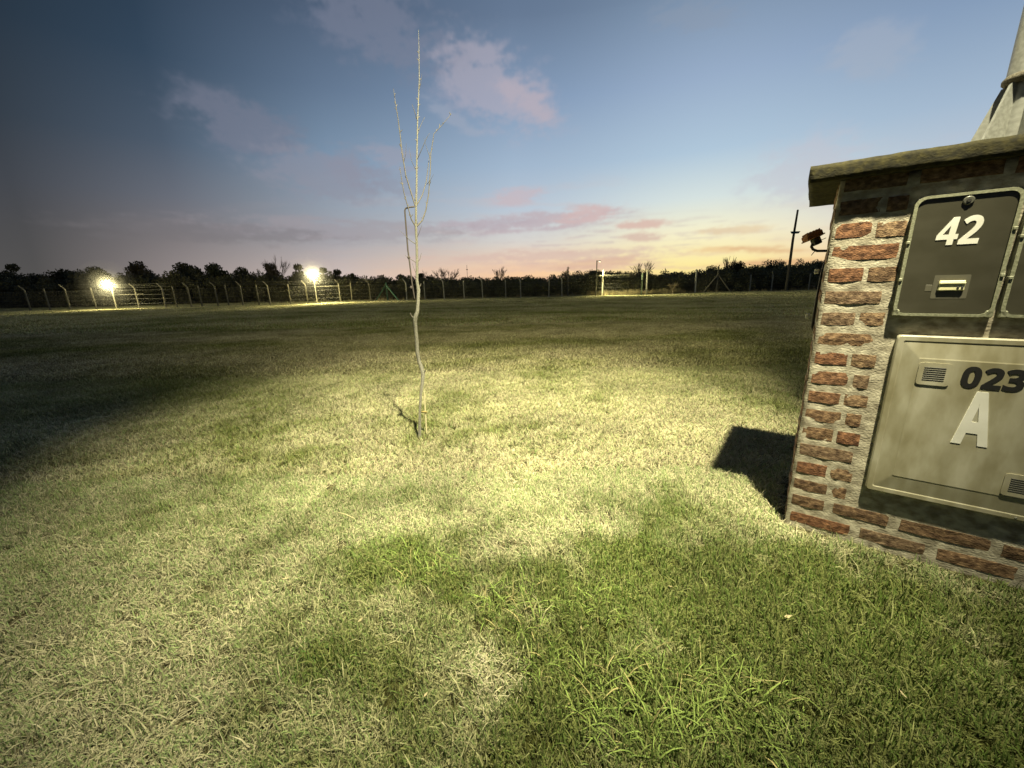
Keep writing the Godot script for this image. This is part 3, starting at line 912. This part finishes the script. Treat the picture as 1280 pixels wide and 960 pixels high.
# ------------------------------------------------------------------ the fence at the end of the field
# x, z, kind: 0 tall post with a bent tip, 1 plain short post, 2 tall white post, 3 green post
const FENCE := [[-52.5, -38.0, 0], [-49.5, -38.0, 1], [-45.45, -38.0, 0], [-43.6, -38.0, 1], [-41.7, -38.0, 0], [-39.4, -38.2, 1], [-35.6, -38.5, 0], [-33.06, -38.5, 0], [-31.9, -38.4, 1], [-31.0, -39.0, 0], [-29.8, -38.8, 1], [-28.6, -39.3, 0], [-27.5, -39.2, 1], [-26.5, -39.8, 0], [-24.9, -39.8, 1], [-24.1, -40.3, 0], [-22.2, -40.6, 1],
	[-20.9, -41.5, 0], [-17.92, -42.4, 0], [-16.85, -42.8, 1], [-15.06, -43.4, 0], [-11.43, -44.4, 0], [-9.5, -44.8, 1], [-7.36, -45.0, 0], [-5.13, -45.0, 1], [-3.07, -45.1, 0], [-0.48, -45.4, 1], [1.23, -45.6, 0], [4.44, -46.0, 1], [6.0, -46.4, 0],
	[10.72, -46.8, 2], [15.5, -47.4, 3], [16.25, -47.8, 2], [22.54, -48.9, 2], [29.55, -49.5, 1], [32.53, -50.0, 0], [37.9, -51.0, 1], [41.2, -51.4, 0], [44.6, -51.8, 1], [48.0, -52.2, 0]]

func make_fence():
	var at := Vector3(-10, 0, -44)
	var o := thing("perimeter_fence", "long wire mesh fence on concrete posts across the end of the field", "fence", at)
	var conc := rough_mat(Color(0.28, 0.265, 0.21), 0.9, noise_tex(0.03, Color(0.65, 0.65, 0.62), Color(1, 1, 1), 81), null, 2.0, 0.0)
	var pale := mat(Color(0.52, 0.51, 0.43), 0.9)  # lighter copy of the concrete, brightness painted in for posts out of lamplight
	var white := mat(Color(0.62, 0.61, 0.52), 0.8)
	var green := mat(Color(0.32, 0.42, 0.30), 0.8)
	var wire := mat(Color(0.17, 0.17, 0.155), 0.7, 0.1)
	var st := begin()
	bevel_box(st, Vector3(0, 1.0, 0), Vector3(0.105, 2.1, 0.105), 0.015)
	var bent := begin()
	bevel_box(bent, Vector3(0, 0.95, 0), Vector3(0.115, 2.0, 0.115), 0.015)
	var tip := Vector3(-0.28, 0.42, 0.16)
	tube(bent, [Vector3(0, 1.90, 0), Vector3(0, 1.96, 0) + tip * 0.3, Vector3(0, 1.95, 0) + tip], [0.062, 0.055, 0.042], 6)
	var tall := begin()
	bevel_box(tall, Vector3(0, 1.38, 0), Vector3(0.15, 2.86, 0.15), 0.015)
	var meshes := [done(bent), done(st), done(tall), box_mesh(Vector3(0.12, 2.55, 0.12), 0.012, Vector3(0, 1.22, 0))]
	var run := []
	for f in FENCE:
		var p := Vector3(f[0], height(f[0], f[1]), f[1])
		run.append(p)
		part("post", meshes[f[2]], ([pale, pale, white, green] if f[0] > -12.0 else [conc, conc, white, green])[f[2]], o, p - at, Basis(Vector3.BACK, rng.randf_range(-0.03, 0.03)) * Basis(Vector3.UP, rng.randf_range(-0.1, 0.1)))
	# level strands, on the posts and out on the bent tips
	for s in [[0.15, 0.0, 0.0], [0.55, 0.0, 0.0], [0.95, 0.0, 0.0], [1.35, 0.0, 0.0], [1.78, 0.0, 0.0], [2.05, -0.09, 0.05], [2.18, -0.18, 0.10], [2.33, -0.27, 0.15]]:
		var pts := []
		var rad := []
		for i in run.size():
			pts.append(run[i] - at + Vector3(s[1], s[0] + rng.randf_range(-0.02, 0.02), s[2] + 0.06))
			rad.append(0.007)
			if i < run.size() - 1:
				pts.append((run[i] + run[i + 1]) * 0.5 - at + Vector3(s[1], s[0] - rng.randf_range(0.0, 0.05), s[2] + 0.06))
				rad.append(0.007)
		part("wire", tube_mesh(pts, rad, 4), wire, o)
	# woven mesh between the posts
	var net := begin()
	net.set_smooth_group(-1)
	var step := 0.11
	for i in run.size() - 1:
		var a: Vector3 = run[i] - at + Vector3(0, 0.05, 0.06)
		var b: Vector3 = run[i + 1] - at + Vector3(0, 0.05, 0.06)
		var l := Vector2(b.x - a.x, b.z - a.z).length()
		var h := 1.75
		var n := int((l + h) / step)
		for k in n:
			for s in 2:
				var u0 := k * step - h
				var u1 := k * step
				var y0 := 0.0
				var y1 := h
				if u0 < 0.0:
					y0 = -u0; u0 = 0.0
				if u1 > l:
					y1 = h - (u1 - l); u1 = l
				if y1 <= y0: continue
				var p := a.lerp(b, u0 / l) + Vector3(0, y0 if s == 0 else h - y0, 0)
				var q := a.lerp(b, u1 / l) + Vector3(0, y1 if s == 0 else h - y1, 0)
				var w := Vector3(0, 0.0035, 0)
				var d := Vector3(0, 0, 0.004)
				quad(net, p - w, q - w, q + w, p + w)
				quad(net, p - d, p + d, q + d, q - d)
	part("wire_mesh", done(net), wire, o).set_meta("kind", "stuff")
	# rails beside the lamps
	for r in [[-20.0, -41.9, -16.85, -42.8, 1.72, 0.035], [-37.2, -38.4, -34.9, -38.5, 1.35, 0.03], [9.94, -46.6, 13.9, -47.1, 2.28, 0.045]]:
		part("rail", rod(Vector3(r[0], r[4], r[1]) - at, Vector3(r[2], r[4] + 0.02, r[3]) - at, r[5], 8), conc, o)
	# two corner posts propped on both sides
	for k in 2:
		var bp := Vector3(-13.4, 0, -43.9) if k == 0 else Vector3(25.07, 0, -48.8)
		var b := thing("braced_post", "green corner post propped by two struts, left of the sapling" if k == 0 else "tall pale corner post propped by two slanting struts, near the pillar", "post", bp)
		var m := green if k == 0 else conc
		var h := 1.9 if k == 0 else 2.9
		var spread := 1.35 if k == 0 else 1.75
		if k == 0: m = mat(Color(0.07, 0.17, 0.11), 0.8)
		part("post", box_mesh(Vector3(0.14, h + 0.2, 0.14), 0.015, Vector3(0, h / 2, 0)), m, b)
		if k == 1: part("tip", rod(Vector3(0, h, 0), Vector3(0.04, h + 0.35, 0.05), 0.05, 8), m, b)
		for s in [-1.0, 1.0]:
			part("strut", rod(Vector3(s * spread, -0.05, 0.15), Vector3(s * 0.05, h * 0.72 if k == 1 else h * 0.9, 0.05), 0.075, 8), m, b)

# ------------------------------------------------------------------ lit lamps along the fence
func make_field_lamps():
	var zinc := mat(Color(0.45, 0.44, 0.38), 0.6, 0.2)
	for k in 2:
		var at := Vector3(-20.05, 0, -41.7) if k == 0 else Vector3(-37.3, 0, -38.0)
		var h := 3.05 if k == 0 else 2.42
		var o := thing("fence_lamp", "glowing lamp on a pale post by the brightly lit fence bay" if k == 0 else "glowing lamp farthest left, low before the dark trees", "lamp", at)
		part("post", tube_mesh([Vector3(0, -0.05, 0), Vector3(0, h - 0.2, 0)], [0.06, 0.05], 10), zinc, o)
		part("lamp_arm", rod(Vector3(0, h - 0.22, 0), Vector3(0, h - 0.1, 0.24), 0.02, 8), zinc, o)
		var glow := mat(Color(0.9, 0.9, 0.85), 0.5)
		glow.emission_enabled = true
		glow.emission = Color(1.0, 0.97, 0.80)
		glow.emission_energy_multiplier = 6.0
		var sph := SphereMesh.new()
		sph.radius = 0.22
		sph.height = 0.44
		sph.radial_segments = 20
		sph.rings = 10
		part("lamp_globe", sph, glow, o, Vector3(0, h, 0.3))
		var l := OmniLight3D.new()
		l.name = "lamp_light"
		l.light_color = Color(1.0, 0.94, 0.70)
		l.light_energy = 34.0 if k == 0 else 20.0
		l.omni_range = 90.0
		l.omni_attenuation = 2.0
		l.light_size = 0.2
		l.shadow_enabled = true
		o.add_child(l)
		l.position = Vector3(0, h, 0.3)
		var beam := SpotLight3D.new()
		beam.name = "lamp_beam"
		beam.light_color = Color(1.0, 0.94, 0.72)
		beam.light_energy = 330.0 if k == 0 else 120.0
		beam.spot_angle = 72.0
		beam.spot_angle_attenuation = 0.7
		beam.spot_range = 90.0
		beam.spot_attenuation = 2.0
		beam.light_size = 0.15
		beam.shadow_enabled = true
		o.add_child(beam)
		beam.position = Vector3(0, h, 0.3)
		beam.basis = Basis.looking_at(Vector3(0.62, -0.5, 0.72).normalized(), Vector3.UP)
		for shell in 3:  # fog shells added to stand for the glare round the globe
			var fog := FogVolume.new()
			fog.name = numbered("glare_fog")
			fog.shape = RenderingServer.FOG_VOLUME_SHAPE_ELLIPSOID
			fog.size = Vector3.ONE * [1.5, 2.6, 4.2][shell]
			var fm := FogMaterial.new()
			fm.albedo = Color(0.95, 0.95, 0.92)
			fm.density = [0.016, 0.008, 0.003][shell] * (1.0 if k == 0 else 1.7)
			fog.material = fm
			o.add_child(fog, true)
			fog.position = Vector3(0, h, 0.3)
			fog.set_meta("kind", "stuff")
	# the third one faces away, down on to the fence
	zinc = mat(Color(0.10, 0.10, 0.09), 0.7)
	var at3 := Vector3(9.94, 0, -46.4)
	var o3 := thing("fence_lamp", "slim lamp pole with a small hooded head left of the white fence posts", "lamp", at3)
	part("post", tube_mesh([Vector3(0, -0.05, 0), Vector3(0, 3.95, 0)], [0.07, 0.055], 10), zinc, o3)
	part("lamp_arm", rod(Vector3(0, 3.85, 0), Vector3(0.25, 3.88, 0), 0.022, 8), zinc, o3)
	part("lamp_hood", box_mesh(Vector3(0.26, 0.10, 0.22), 0.02, Vector3(0.30, 3.86, 0)), mat(Color(0.06, 0.06, 0.055), 0.6), o3)
	var g3 := mat(Color(0.9, 0.9, 0.85), 0.5)
	g3.emission_enabled = true
	g3.emission = Color(1.0, 0.97, 0.80)
	g3.emission_energy_multiplier = 5.0
	part("lamp_lens", box_mesh(Vector3(0.20, 0.02, 0.16), 0.004, Vector3(0.30, 3.80, 0)), g3, o3)
	var s := SpotLight3D.new()
	s.name = "lamp_light"
	s.light_color = Color(1.0, 0.95, 0.70)
	s.light_energy = 120.0
	s.spot_angle = 52.0
	s.spot_angle_attenuation = 0.6
	s.spot_range = 60.0
	s.spot_attenuation = 2.0
	s.light_size = 0.1
	s.shadow_enabled = true
	o3.add_child(s)
	s.position = Vector3(0.30, 3.77, 0)
	s.basis = Basis.looking_at(Vector3(0.95, -0.9, 0.10).normalized(), Vector3.UP)
	var wide := SpotLight3D.new()  # extra light on this pole, added to brighten the field before the fence
	wide.name = "added_field_beam"
	wide.light_color = Color(1.0, 0.95, 0.72)
	wide.light_energy = 380.0
	wide.spot_angle = 62.0
	wide.spot_angle_attenuation = 0.8
	wide.spot_range = 60.0
	wide.spot_attenuation = 2.0
	wide.light_size = 0.1
	wide.shadow_enabled = true
	o3.add_child(wide)
	wide.position = Vector3(0.30, 3.76, 0)
	wide.basis = Basis.looking_at(Vector3(0.38, -0.55, 0.75).normalized(), Vector3.UP)

func make_poles():
	var wood := mat(Color(0.16, 0.15, 0.125), 0.85)
	var p := thing("tall_pole", "tall thin pole with a small teal crosspiece, just left of the pillar", "pole", Vector3(34.22, 0, -49.8))
	part("shaft", tube_mesh([Vector3(0, -0.1, 0), Vector3(0.02, 3.0, 0), Vector3(-0.02, 6.0, 0), Vector3(0.06, 9.35, 0)], [0.17, 0.15, 0.13, 0.10], 10), rough_mat(Color(0.20, 0.185, 0.14), 0.9, noise_tex(0.04, Color(0.5, 0.5, 0.48), Color(1, 1, 1), 91), null, 1.5, 0.0), p)
	part("crosspiece", plate(PackedVector2Array([Vector2(-0.55, 0.12), Vector2(-0.36, -0.12), Vector2(0.36, -0.12), Vector2(0.55, 0.12)]), -0.1, 0.1), mat(Color(0.02, 0.08, 0.10), 0.6), p, Vector3(0, 6.8, 0.2))
	var u := thing("utility_post", "slim post with two short crossarms rising over the dark scrub", "post", Vector3(6.75, 0, -46.9))
	part("shaft", tube_mesh([Vector3(0, -0.1, 0), Vector3(0, 3.35, 0)], [0.075, 0.06], 8), wood, u)
	for y in [2.75, 3.2]:
		part("crossarm", box_mesh(Vector3(0.36, 0.06, 0.06), 0.008, Vector3(0, y, 0.09)), wood, u)
	var m := thing("radio_mast", "hair thin mast far beyond the fence right of the sapling", "mast", Vector3(-13.5, 0, -130.0))
	part("shaft", tube_mesh([Vector3(0, -0.1, 0), Vector3(0, 8.2, 0)], [0.09, 0.05], 6), mat(Color(0.10, 0.10, 0.10), 0.8), m)
	part("antenna", rod(Vector3(-0.25, 6.8, 0), Vector3(0.25, 6.8, 0), 0.12, 6), mat(Color(0.10, 0.10, 0.10), 0.8), m)

# ------------------------------------------------------------------ trees
func leaf(st: SurfaceTool, p: Vector3, size: float):
	var n := Vector3(rng.randf_range(-1, 1), rng.randf_range(-0.6, 1), rng.randf_range(-1, 1)).normalized()
	var a := n.cross(Vector3(rng.randf_range(-1, 1), 0.3, rng.randf_range(-1, 1))).normalized() * size * rng.randf_range(0.5, 1.0)
	var b := n.cross(a).normalized() * size * rng.randf_range(0.25, 0.5)
	quad(st, p - a, p + b * 0.9, p + a, p - b * 0.9)

func leaf_lump(st: SurfaceTool, c: Vector3, r: Vector3, count: int, size: float):
	for i in count:
		var d := Vector3(rng.randfn(), rng.randfn(), rng.randfn()).normalized() * pow(rng.randf(), 0.45)
		leaf(st, c + d * r, size)

func leafy_tree(at: Vector3, tall: float, wide: float, lumps: int, label: String, m: Material, bark: Material, slim := false):
	var h := tall * 0.88
	var w := wide * 1.15
	var o := thing("tree", label, "tree", at, 0.0, "trees beyond the fence")
	var tr := begin()
	tube(tr, [Vector3(0, -0.1, 0), Vector3(0.06, h * 0.35, 0), Vector3(-0.05, h * 0.7, 0)], [0.16, 0.12, 0.05], 7)
	var crown := begin()
	crown.set_smooth_group(-1)
	for i in lumps:
		var t := float(i) / maxi(lumps - 1, 1)
		var y := h * lerpf(0.3, 0.86, t)
		var reach := w * (0.5 if i < lumps - 1 else 0.15) * (1.0 - 0.45 * t)
		var a := rng.randf() * TAU
		var c := Vector3(cos(a) * reach, y, sin(a) * reach * 0.7)
		if slim: c = Vector3(0, y, 0)
		var r := w * rng.randf_range(0.32, 0.5) * (1.0 - 0.25 * t)
		if i == lumps - 1: c.y = h - r * 0.7
		tube(tr, [Vector3(0, y * 0.6, 0), c], [0.06, 0.02], 5)
		leaf_lump(crown, c, Vector3(r, r * (0.75 if not slim else 1.2), r), int(260 * r * r) + 90, 0.24)
	part("trunk", done(tr), bark, o)
	part("crown", done(crown), m, o)

func grow(st: SurfaceTool, p: Vector3, d: Vector3, l: float, r: float, depth: int, spread: float):
	var q := p + d * l
	tube(st, [p, p + d * l * 0.5 + Vector3(rng.randf_range(-1, 1), 0, rng.randf_range(-1, 1)) * l * 0.05, q], [r, r * 0.85, r * 0.65], 4)
	if depth == 0: return
	for i in 3 if depth > 1 else 4:
		var e := (d + Vector3(rng.randf_range(-1, 1), rng.randf_range(-0.15, 0.5), rng.randf_range(-1, 1)) * spread).normalized()
		grow(st, p.lerp(q, rng.randf_range(0.6, 1.0)), e, l * rng.randf_range(0.55, 0.8), r * 0.6, depth - 1, spread)

func bare_tree(at: Vector3, tall: float, label: String, bark: Material, stems: int, spread: float):
	var h := tall * 0.88
	var o := thing("bare_tree", label, "tree", at, 0.0)
	var tr := begin()
	tube(tr, [Vector3(0, -0.1, 0), Vector3(0, h * 0.3, 0)], [0.09, 0.07], 6)
	part("trunk", done(tr), bark, o)
	for i in stems:
		var st := begin()
		var a := TAU * (i + rng.randf() * 0.5) / stems
		grow(st, Vector3(0, h * 0.28, 0), Vector3(cos(a) * spread, 1.0, sin(a) * spread * 0.6).normalized(), h * 0.34, 0.045, 3, spread * 0.75)
		part("branch", done(st), bark, o)

# height of the skyline of scrub along x, in metres
func scrub(x: float) -> float:
	var a := [[-95.0, 5.2], [-66.0, 4.0], [-58.0, 4.3], [-50.0, 4.3], [-46.5, 3.7], [-42.0, 4.3], [-34.0, 3.9], [-26.0, 3.4], [-18.0, 2.9], [-10.0, 2.45], [0.0, 2.35], [7.0, 2.4], [10.0, 3.1], [16.0, 2.8], [22.0, 2.4], [26.0, 2.9], [33.0, 3.4], [42.0, 3.8], [48.0, 4.6], [70.0, 4.4], [95.0, 4.0]]
	for i in a.size() - 1:
		if x < a[i + 1][0]:
			return lerpf(a[i][1], a[i + 1][1], clampf((x - a[i][0]) / (a[i + 1][0] - a[i][0]), 0.0, 1.0))
	return 4.0

func make_trees():
	var bark := mat(Color(0.075, 0.06, 0.045), 0.9)
	var leafs := []
	for c in [Color(0.055, 0.058, 0.030), Color(0.048, 0.050, 0.027), Color(0.066, 0.056, 0.034), Color(0.046, 0.055, 0.028)]: leafs.append(mat(c, 0.9))
	# the thicket that nobody could count
	var clump := begin()
	clump.set_smooth_group(-1)
	leaf_lump(clump, Vector3.ZERO, Vector3(0.75, 0.62, 0.75), 150, 0.17)
	var mm := MultiMesh.new()
	mm.transform_format = MultiMesh.TRANSFORM_3D
	mm.use_colors = true
	mm.mesh = done(clump)
	var places := []
	for i in 6300:
		var x := rng.randf_range(-95.0, 135.0)
		var depth := rng.randf()
		var z := -51.0 - depth * 9.0 - maxf(0.0, x) * 0.09 if x > -20.0 else -46.5 - depth * 11.0 - clampf((x + 50.0) * 0.15, 0.0, 4.5)
		var top := scrub(x) * (0.86 + 0.38 * bumps.get_noise_2d(x * 5.0, 7.0 + depth * 8.0)) * (0.78 + 0.25 * depth)
		places.append([Vector3(x, top * pow(rng.randf(), 0.6), z), rng.randf_range(0.7, 1.25)])
	mm.instance_count = places.size()
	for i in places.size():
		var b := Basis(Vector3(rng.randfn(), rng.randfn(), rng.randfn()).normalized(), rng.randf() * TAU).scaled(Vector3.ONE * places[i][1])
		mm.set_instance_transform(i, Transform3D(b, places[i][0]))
		var v := rng.randf_range(0.7, 1.2) * lerpf(1.0, 2.5, smoothstep(-25.0, 2.0, places[i][0].x))  # scrub colour lightened to the right in place of light on it
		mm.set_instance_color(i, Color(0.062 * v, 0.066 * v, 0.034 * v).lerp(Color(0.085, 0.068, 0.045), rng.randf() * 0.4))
	var th := MultiMeshInstance3D.new()
	th.name = numbered("woods")
	th.multimesh = mm
	var lm := mat(Color(1, 1, 1), 0.9)
	lm.vertex_color_use_as_albedo = true
	th.material_override = lm
	add_child(th)
	tag(th, "dark unbroken thicket of scrub and low trees behind the fence", "woods", "", "stuff")
	# trees that stand out of it
	leafy_tree(Vector3(-63.5, 0, -52.5), 6.2, 2.3, 7, "round headed tree standing highest at the far left of the treeline", leafs[0], bark)
	leafy_tree(Vector3(-58.0, 0, -53.0), 5.4, 3.4, 8, "broad dark tree right of the round headed one at far left", leafs[1], bark)
	leafy_tree(Vector3(-70.5, 0, -53.0), 5.2, 3.4, 7, "low spreading tree at the left edge of the picture", leafs[1], bark)
	leafy_tree(Vector3(-54.0, 0, -53.5), 5.7, 2.6, 7, "dark tree just left of the low glowing lamp", leafs[3], bark)
	leafy_tree(Vector3(-49.5, 0, -54.5), 6.4, 3.4, 8, "reddish dark tree rising directly behind the low glowing lamp", leafs[2], bark)
	leafy_tree(Vector3(-43.0, 0, -54.0), 6.0, 3.0, 9, "full crowned tree first to the right of the low glowing lamp", leafs[0], bark)
	leafy_tree(Vector3(-39.5, 0, -55.0), 5.9, 2.6, 8, "dark twin crowned tree between the two glowing lamps", leafs[3], bark)
	leafy_tree(Vector3(-36.2, 0, -55.5), 5.3, 2.2, 6, "smaller dome shaped tree between the two glowing lamps", leafs[1], bark)
	leafy_tree(Vector3(-32.8, 0, -56.0), 5.8, 2.0, 6, "lacy topped tree with sky showing through, between the two lamps", leafs[2], bark)
	leafy_tree(Vector3(-29.2, 0, -56.5), 5.6, 1.6, 5, "ragged tree beside a bare one between the two lamps", leafs[0], bark)
	leafy_tree(Vector3(-25.9, 0, -57.0), 5.0, 1.7, 5, "bushy headed tree on a clear trunk, second left of the brighter lamp", leafs[3], bark)
	leafy_tree(Vector3(-23.9, 0, -57.0), 4.7, 1.5, 5, "flat topped tree just left of the brighter lamp post", leafs[1], bark)
	leafy_tree(Vector3(-22.0, 0, -57.0), 3.9, 0.9, 4, "small pointed conifer shape beside the brighter lamp post", leafs[0], bark, true)
	leafy_tree(Vector3(-15.2, 0, -57.0), 3.7, 1.6, 5, "low dark crown behind the lit fence bay", leafs[3], bark)
	leafy_tree(Vector3(-12.3, 0, -57.0), 3.8, 1.4, 4, "small dark crown right of the lit fence bay", leafs[1], bark)
	leafy_tree(Vector3(11.8, 0, -56.0), 3.6, 2.0, 6, "dense dark bush behind the slim hooded lamp pole", leafs[3], bark)
	leafy_tree(Vector3(33.5, 0, -59.0), 4.6, 2.2, 7, "broad dark bush between the braced post and the tall pole", leafs[0], bark)
	leafy_tree(Vector3(38.8, 0, -60.0), 4.0, 2.4, 7, "rounded dark bush left of the tall pole", leafs[3], bark)
	leafy_tree(Vector3(48.5, 0, -60.0), 5.4, 2.6, 8, "tallest dark bush beside the pillar's left flank", leafs[1], bark)
	bare_tree(Vector3(-8.4, 0, -54.0), 4.6, "fan shaped bare tree right of the sapling's trunk", bark, 7, 0.75)
	bare_tree(Vector3(-12.2, 0, -56.0), 3.7, "small wispy bare tree close to the sapling's trunk", bark, 5, 0.4)
	bare_tree(Vector3(-1.4, 0, -56.0), 4.1, "upright bare tree above the scrub in the middle", bark, 6, 0.3)
	bare_tree(Vector3(18.0, 0, -55.0), 4.6, "bare tree between the two tall white fence posts", bark, 6, 0.5)
	bare_tree(Vector3(19.3, 0, -47.6), 1.5, "low pale dry bush right of the tall white fence posts", mat(Color(0.30, 0.25, 0.16), 0.9), 9, 0.9)
	bare_tree(Vector3(30.2, 0, -56.0), 4.9, "tuft of upright bare stems above the scrub, right of the braced post", bark, 7, 0.25)
	bare_tree(Vector3(-31.0, 0, -54.5), 6.2, "pale leafless tree among the dark crowns between the two lamps", bark, 6, 0.4)
	# tall dry weeds at the foot of the fence
	var weeds := begin()
	weeds.set_smooth_group(-1)
	for i in 900:
		var x := rng.randf_range(-30.0, 40.0) if i < 450 else rng.randf_range(9.0, 21.0)
		var z := -44.6 - clampf((x + 10.0) * 0.10, -1.5, 5.0) - rng.randf_range(0.2, 2.2)
		if i >= 450: z = -46.6 - (x - 9.0) * 0.17 - rng.randf_range(-0.4, 1.6)
		var h := rng.randf_range(0.15, 0.5) * (1.5 if i >= 450 else 1.0)
		for k in 4:
			var d := Vector3(rng.randf_range(-0.5, 0.5), 1.0, rng.randf_range(-0.5, 0.5)) * h
			var p := Vector3(x + rng.randf_range(-0.15, 0.15), 0, z)
			var sd := Vector3(0.02, 0, 0.01)
			tri(weeds, p - sd, p + sd, p + d)
	var wo := part("dry_weeds", done(weeds), mat(Color(0.34, 0.29, 0.16), 0.9), self)
	tag(wo, "pale dry weeds standing along the foot of the fence", "weeds", "", "stuff")

# ------------------------------------------------------------------ rank tufts in the near turf
func make_tufts():
	var m := grass_mat()
	m.metallic_specular = 0.3
	var list := [
		[-0.46, -1.62, 0.20, 70, 0.16, "bright green tuft of long blades left of the picture's middle"], [0.0, -1.36, 0.20, 60, 0.17, "long bladed green tuft in the middle of the near turf"], [0.33, -1.36, 0.14, 40, 0.15, "loose arching green tuft right of the middle one"],
		[0.40, -0.97, 0.24, 110, 0.20, "large lush green tuft at the bottom edge of the picture"], [0.70, -0.94, 0.18, 60, 0.18, "thin long bladed tuft right of the large lush one at the bottom"], [-0.72, -1.13, 0.15, 46, 0.09, "dark green flattened tuft at the lower left"], [0.10, -1.12, 0.12, 26, 0.13, "small pale green tuft beside the bleached patch"], [-0.67, -1.76, 0.16, 44, 0.12, "dull green tuft behind the bright one at left"]]
	for t in list:
		var o := thing("grass_tuft", t[5], "grass tuft", Vector3(t[0], 0, t[1]), 0.0, "rank tufts in the mown turf")
		for half in 2:
			var st := begin()
			st.set_smooth_group(-1)
			for i in int(t[3] * 1.5):
				var a := rng.randf() * TAU
				var d: float = sqrt(rng.randf()) * t[2]
				var base := Vector3(cos(a) * d, -0.005, sin(a) * d * 0.7)
				var l: float = t[4] * 0.8 * rng.randf_range(0.2, 1.0)
				var ha := rng.randf() * TAU
				var lean := rng.randf_range(0.2, 1.15)
				var p := base
				var w := rng.randf_range(0.0026, 0.0052) * 0.5
				var side := Vector3(-sin(ha), 0, cos(ha))
				var v := rng.randf_range(0.45, 1.25)
				st.set_color(Color(0.30 * v, 0.27 * v, 0.12 * v) if rng.randf() < 0.15 else Color(0.20 * v, 0.275 * v, 0.07 * v) if t[4] > 0.1 else Color(0.07 * v, 0.13 * v, 0.03 * v))
				for s in 5:
					var dir := Vector3(cos(ha) * sin(lean), cos(lean), sin(ha) * sin(lean))
					var q := p + dir * l / 5.0
					var w2 := w * (1.0 if s < 2 else 0.72)
					if s == 4: tri(st, p - side * w, p + side * w, q)
					else: quad(st, p - side * w, p + side * w, q + side * w2, q - side * w2)
					p = q
					w = w2
					lean += rng.randf_range(0.15, 0.5)
			part("blades", done(st), m, o).set_meta("kind", "stuff")
	# bleached cuttings and a few fallen bits
	var st2 := begin()
	st2.set_smooth_group(-1)
	for i in 120:
		var p := Vector3(rng.randfn() * 0.055 + (0.05 if i % 3 == 0 else 0.0), rng.randf_range(0.010, 0.035), rng.randfn() * 0.04 + (0.09 if i % 3 == 0 else 0.0))
		var a := rng.randf() * TAU
		var d := Vector3(cos(a), rng.randf_range(-0.3, 0.3), sin(a)) * rng.randf_range(0.006, 0.018)
		var s := Vector3(-sin(a), 0.2, cos(a)) * 0.0009
		quad(st2, p - d - s, p - d + s, p + d + s, p + d - s)
	var cut := part("dry_cuttings", done(st2), mat(Color(0.40, 0.37, 0.25), 0.9), self, Vector3(-0.13, 0, -1.10))
	tag(cut, "small bleached patch of dry grass cuttings at the bottom middle", "grass cuttings", "", "stuff")
	var tw := thing("twig", "pale straw like twig lying on the turf left of the bright tuft", "twig", Vector3(-0.98, 0.03, -2.02))
	part("stem", tube_mesh([Vector3(-0.06, 0.01, -0.03), Vector3(0, 0.015, 0), Vector3(0.07, 0.01, 0.04)], [0.002, 0.003, 0.002], 6), mat(Color(0.5, 0.46, 0.25), 0.8), tw)
	var leaf_m := mat(Color(0.46, 0.40, 0.24), 0.85)
	var spots := [[-0.62, -1.28, "tiny dry leaf on green turf below the bright tuft"], [-1.05, -1.52, "tiny dry leaf on straw turf far left of the tufts"], [0.24, -1.22, "tiny dry leaf between the two middle green tufts"], [0.66, -1.42, "tiny dry leaf right of the loose arching tuft"], [-0.30, -0.98, "tiny dry leaf just left of the bleached patch"], [1.05, -1.25, "tiny dry leaf on green turf before the pillar"], [0.1, -2.1, "tiny dry leaf on the brightest straw turf"], [1.2, -0.95, "tiny dry leaf in the lower right corner turf"]]
	for p in spots:
		var st3 := begin()
		st3.set_smooth_group(-1)
		var l := rng.randf_range(0.010, 0.018)
		var w3 := l * rng.randf_range(0.35, 0.5)
		var c0 := Vector3(-l, 0.003, 0); var c1 := Vector3(-l * 0.2, 0.0, w3); var c2 := Vector3(l, 0.006, 0); var c3 := Vector3(-l * 0.2, 0.004, -w3); var mid := Vector3(0, -0.003, 0)
		tri(st3, c0, c1, mid); tri(st3, c1, c2, mid); tri(st3, c2, c3, mid); tri(st3, c3, c0, mid)
		var lf := part("dry_leaf", done(st3), leaf_m, self, Vector3(p[0], 0.034, p[1]), Basis.from_euler(Vector3(rng.randf_range(-0.4, 0.4), rng.randf() * TAU, rng.randf_range(-0.4, 0.4))))
		tag(lf, p[2], "leaf", "dry leaves scattered on the near turf")
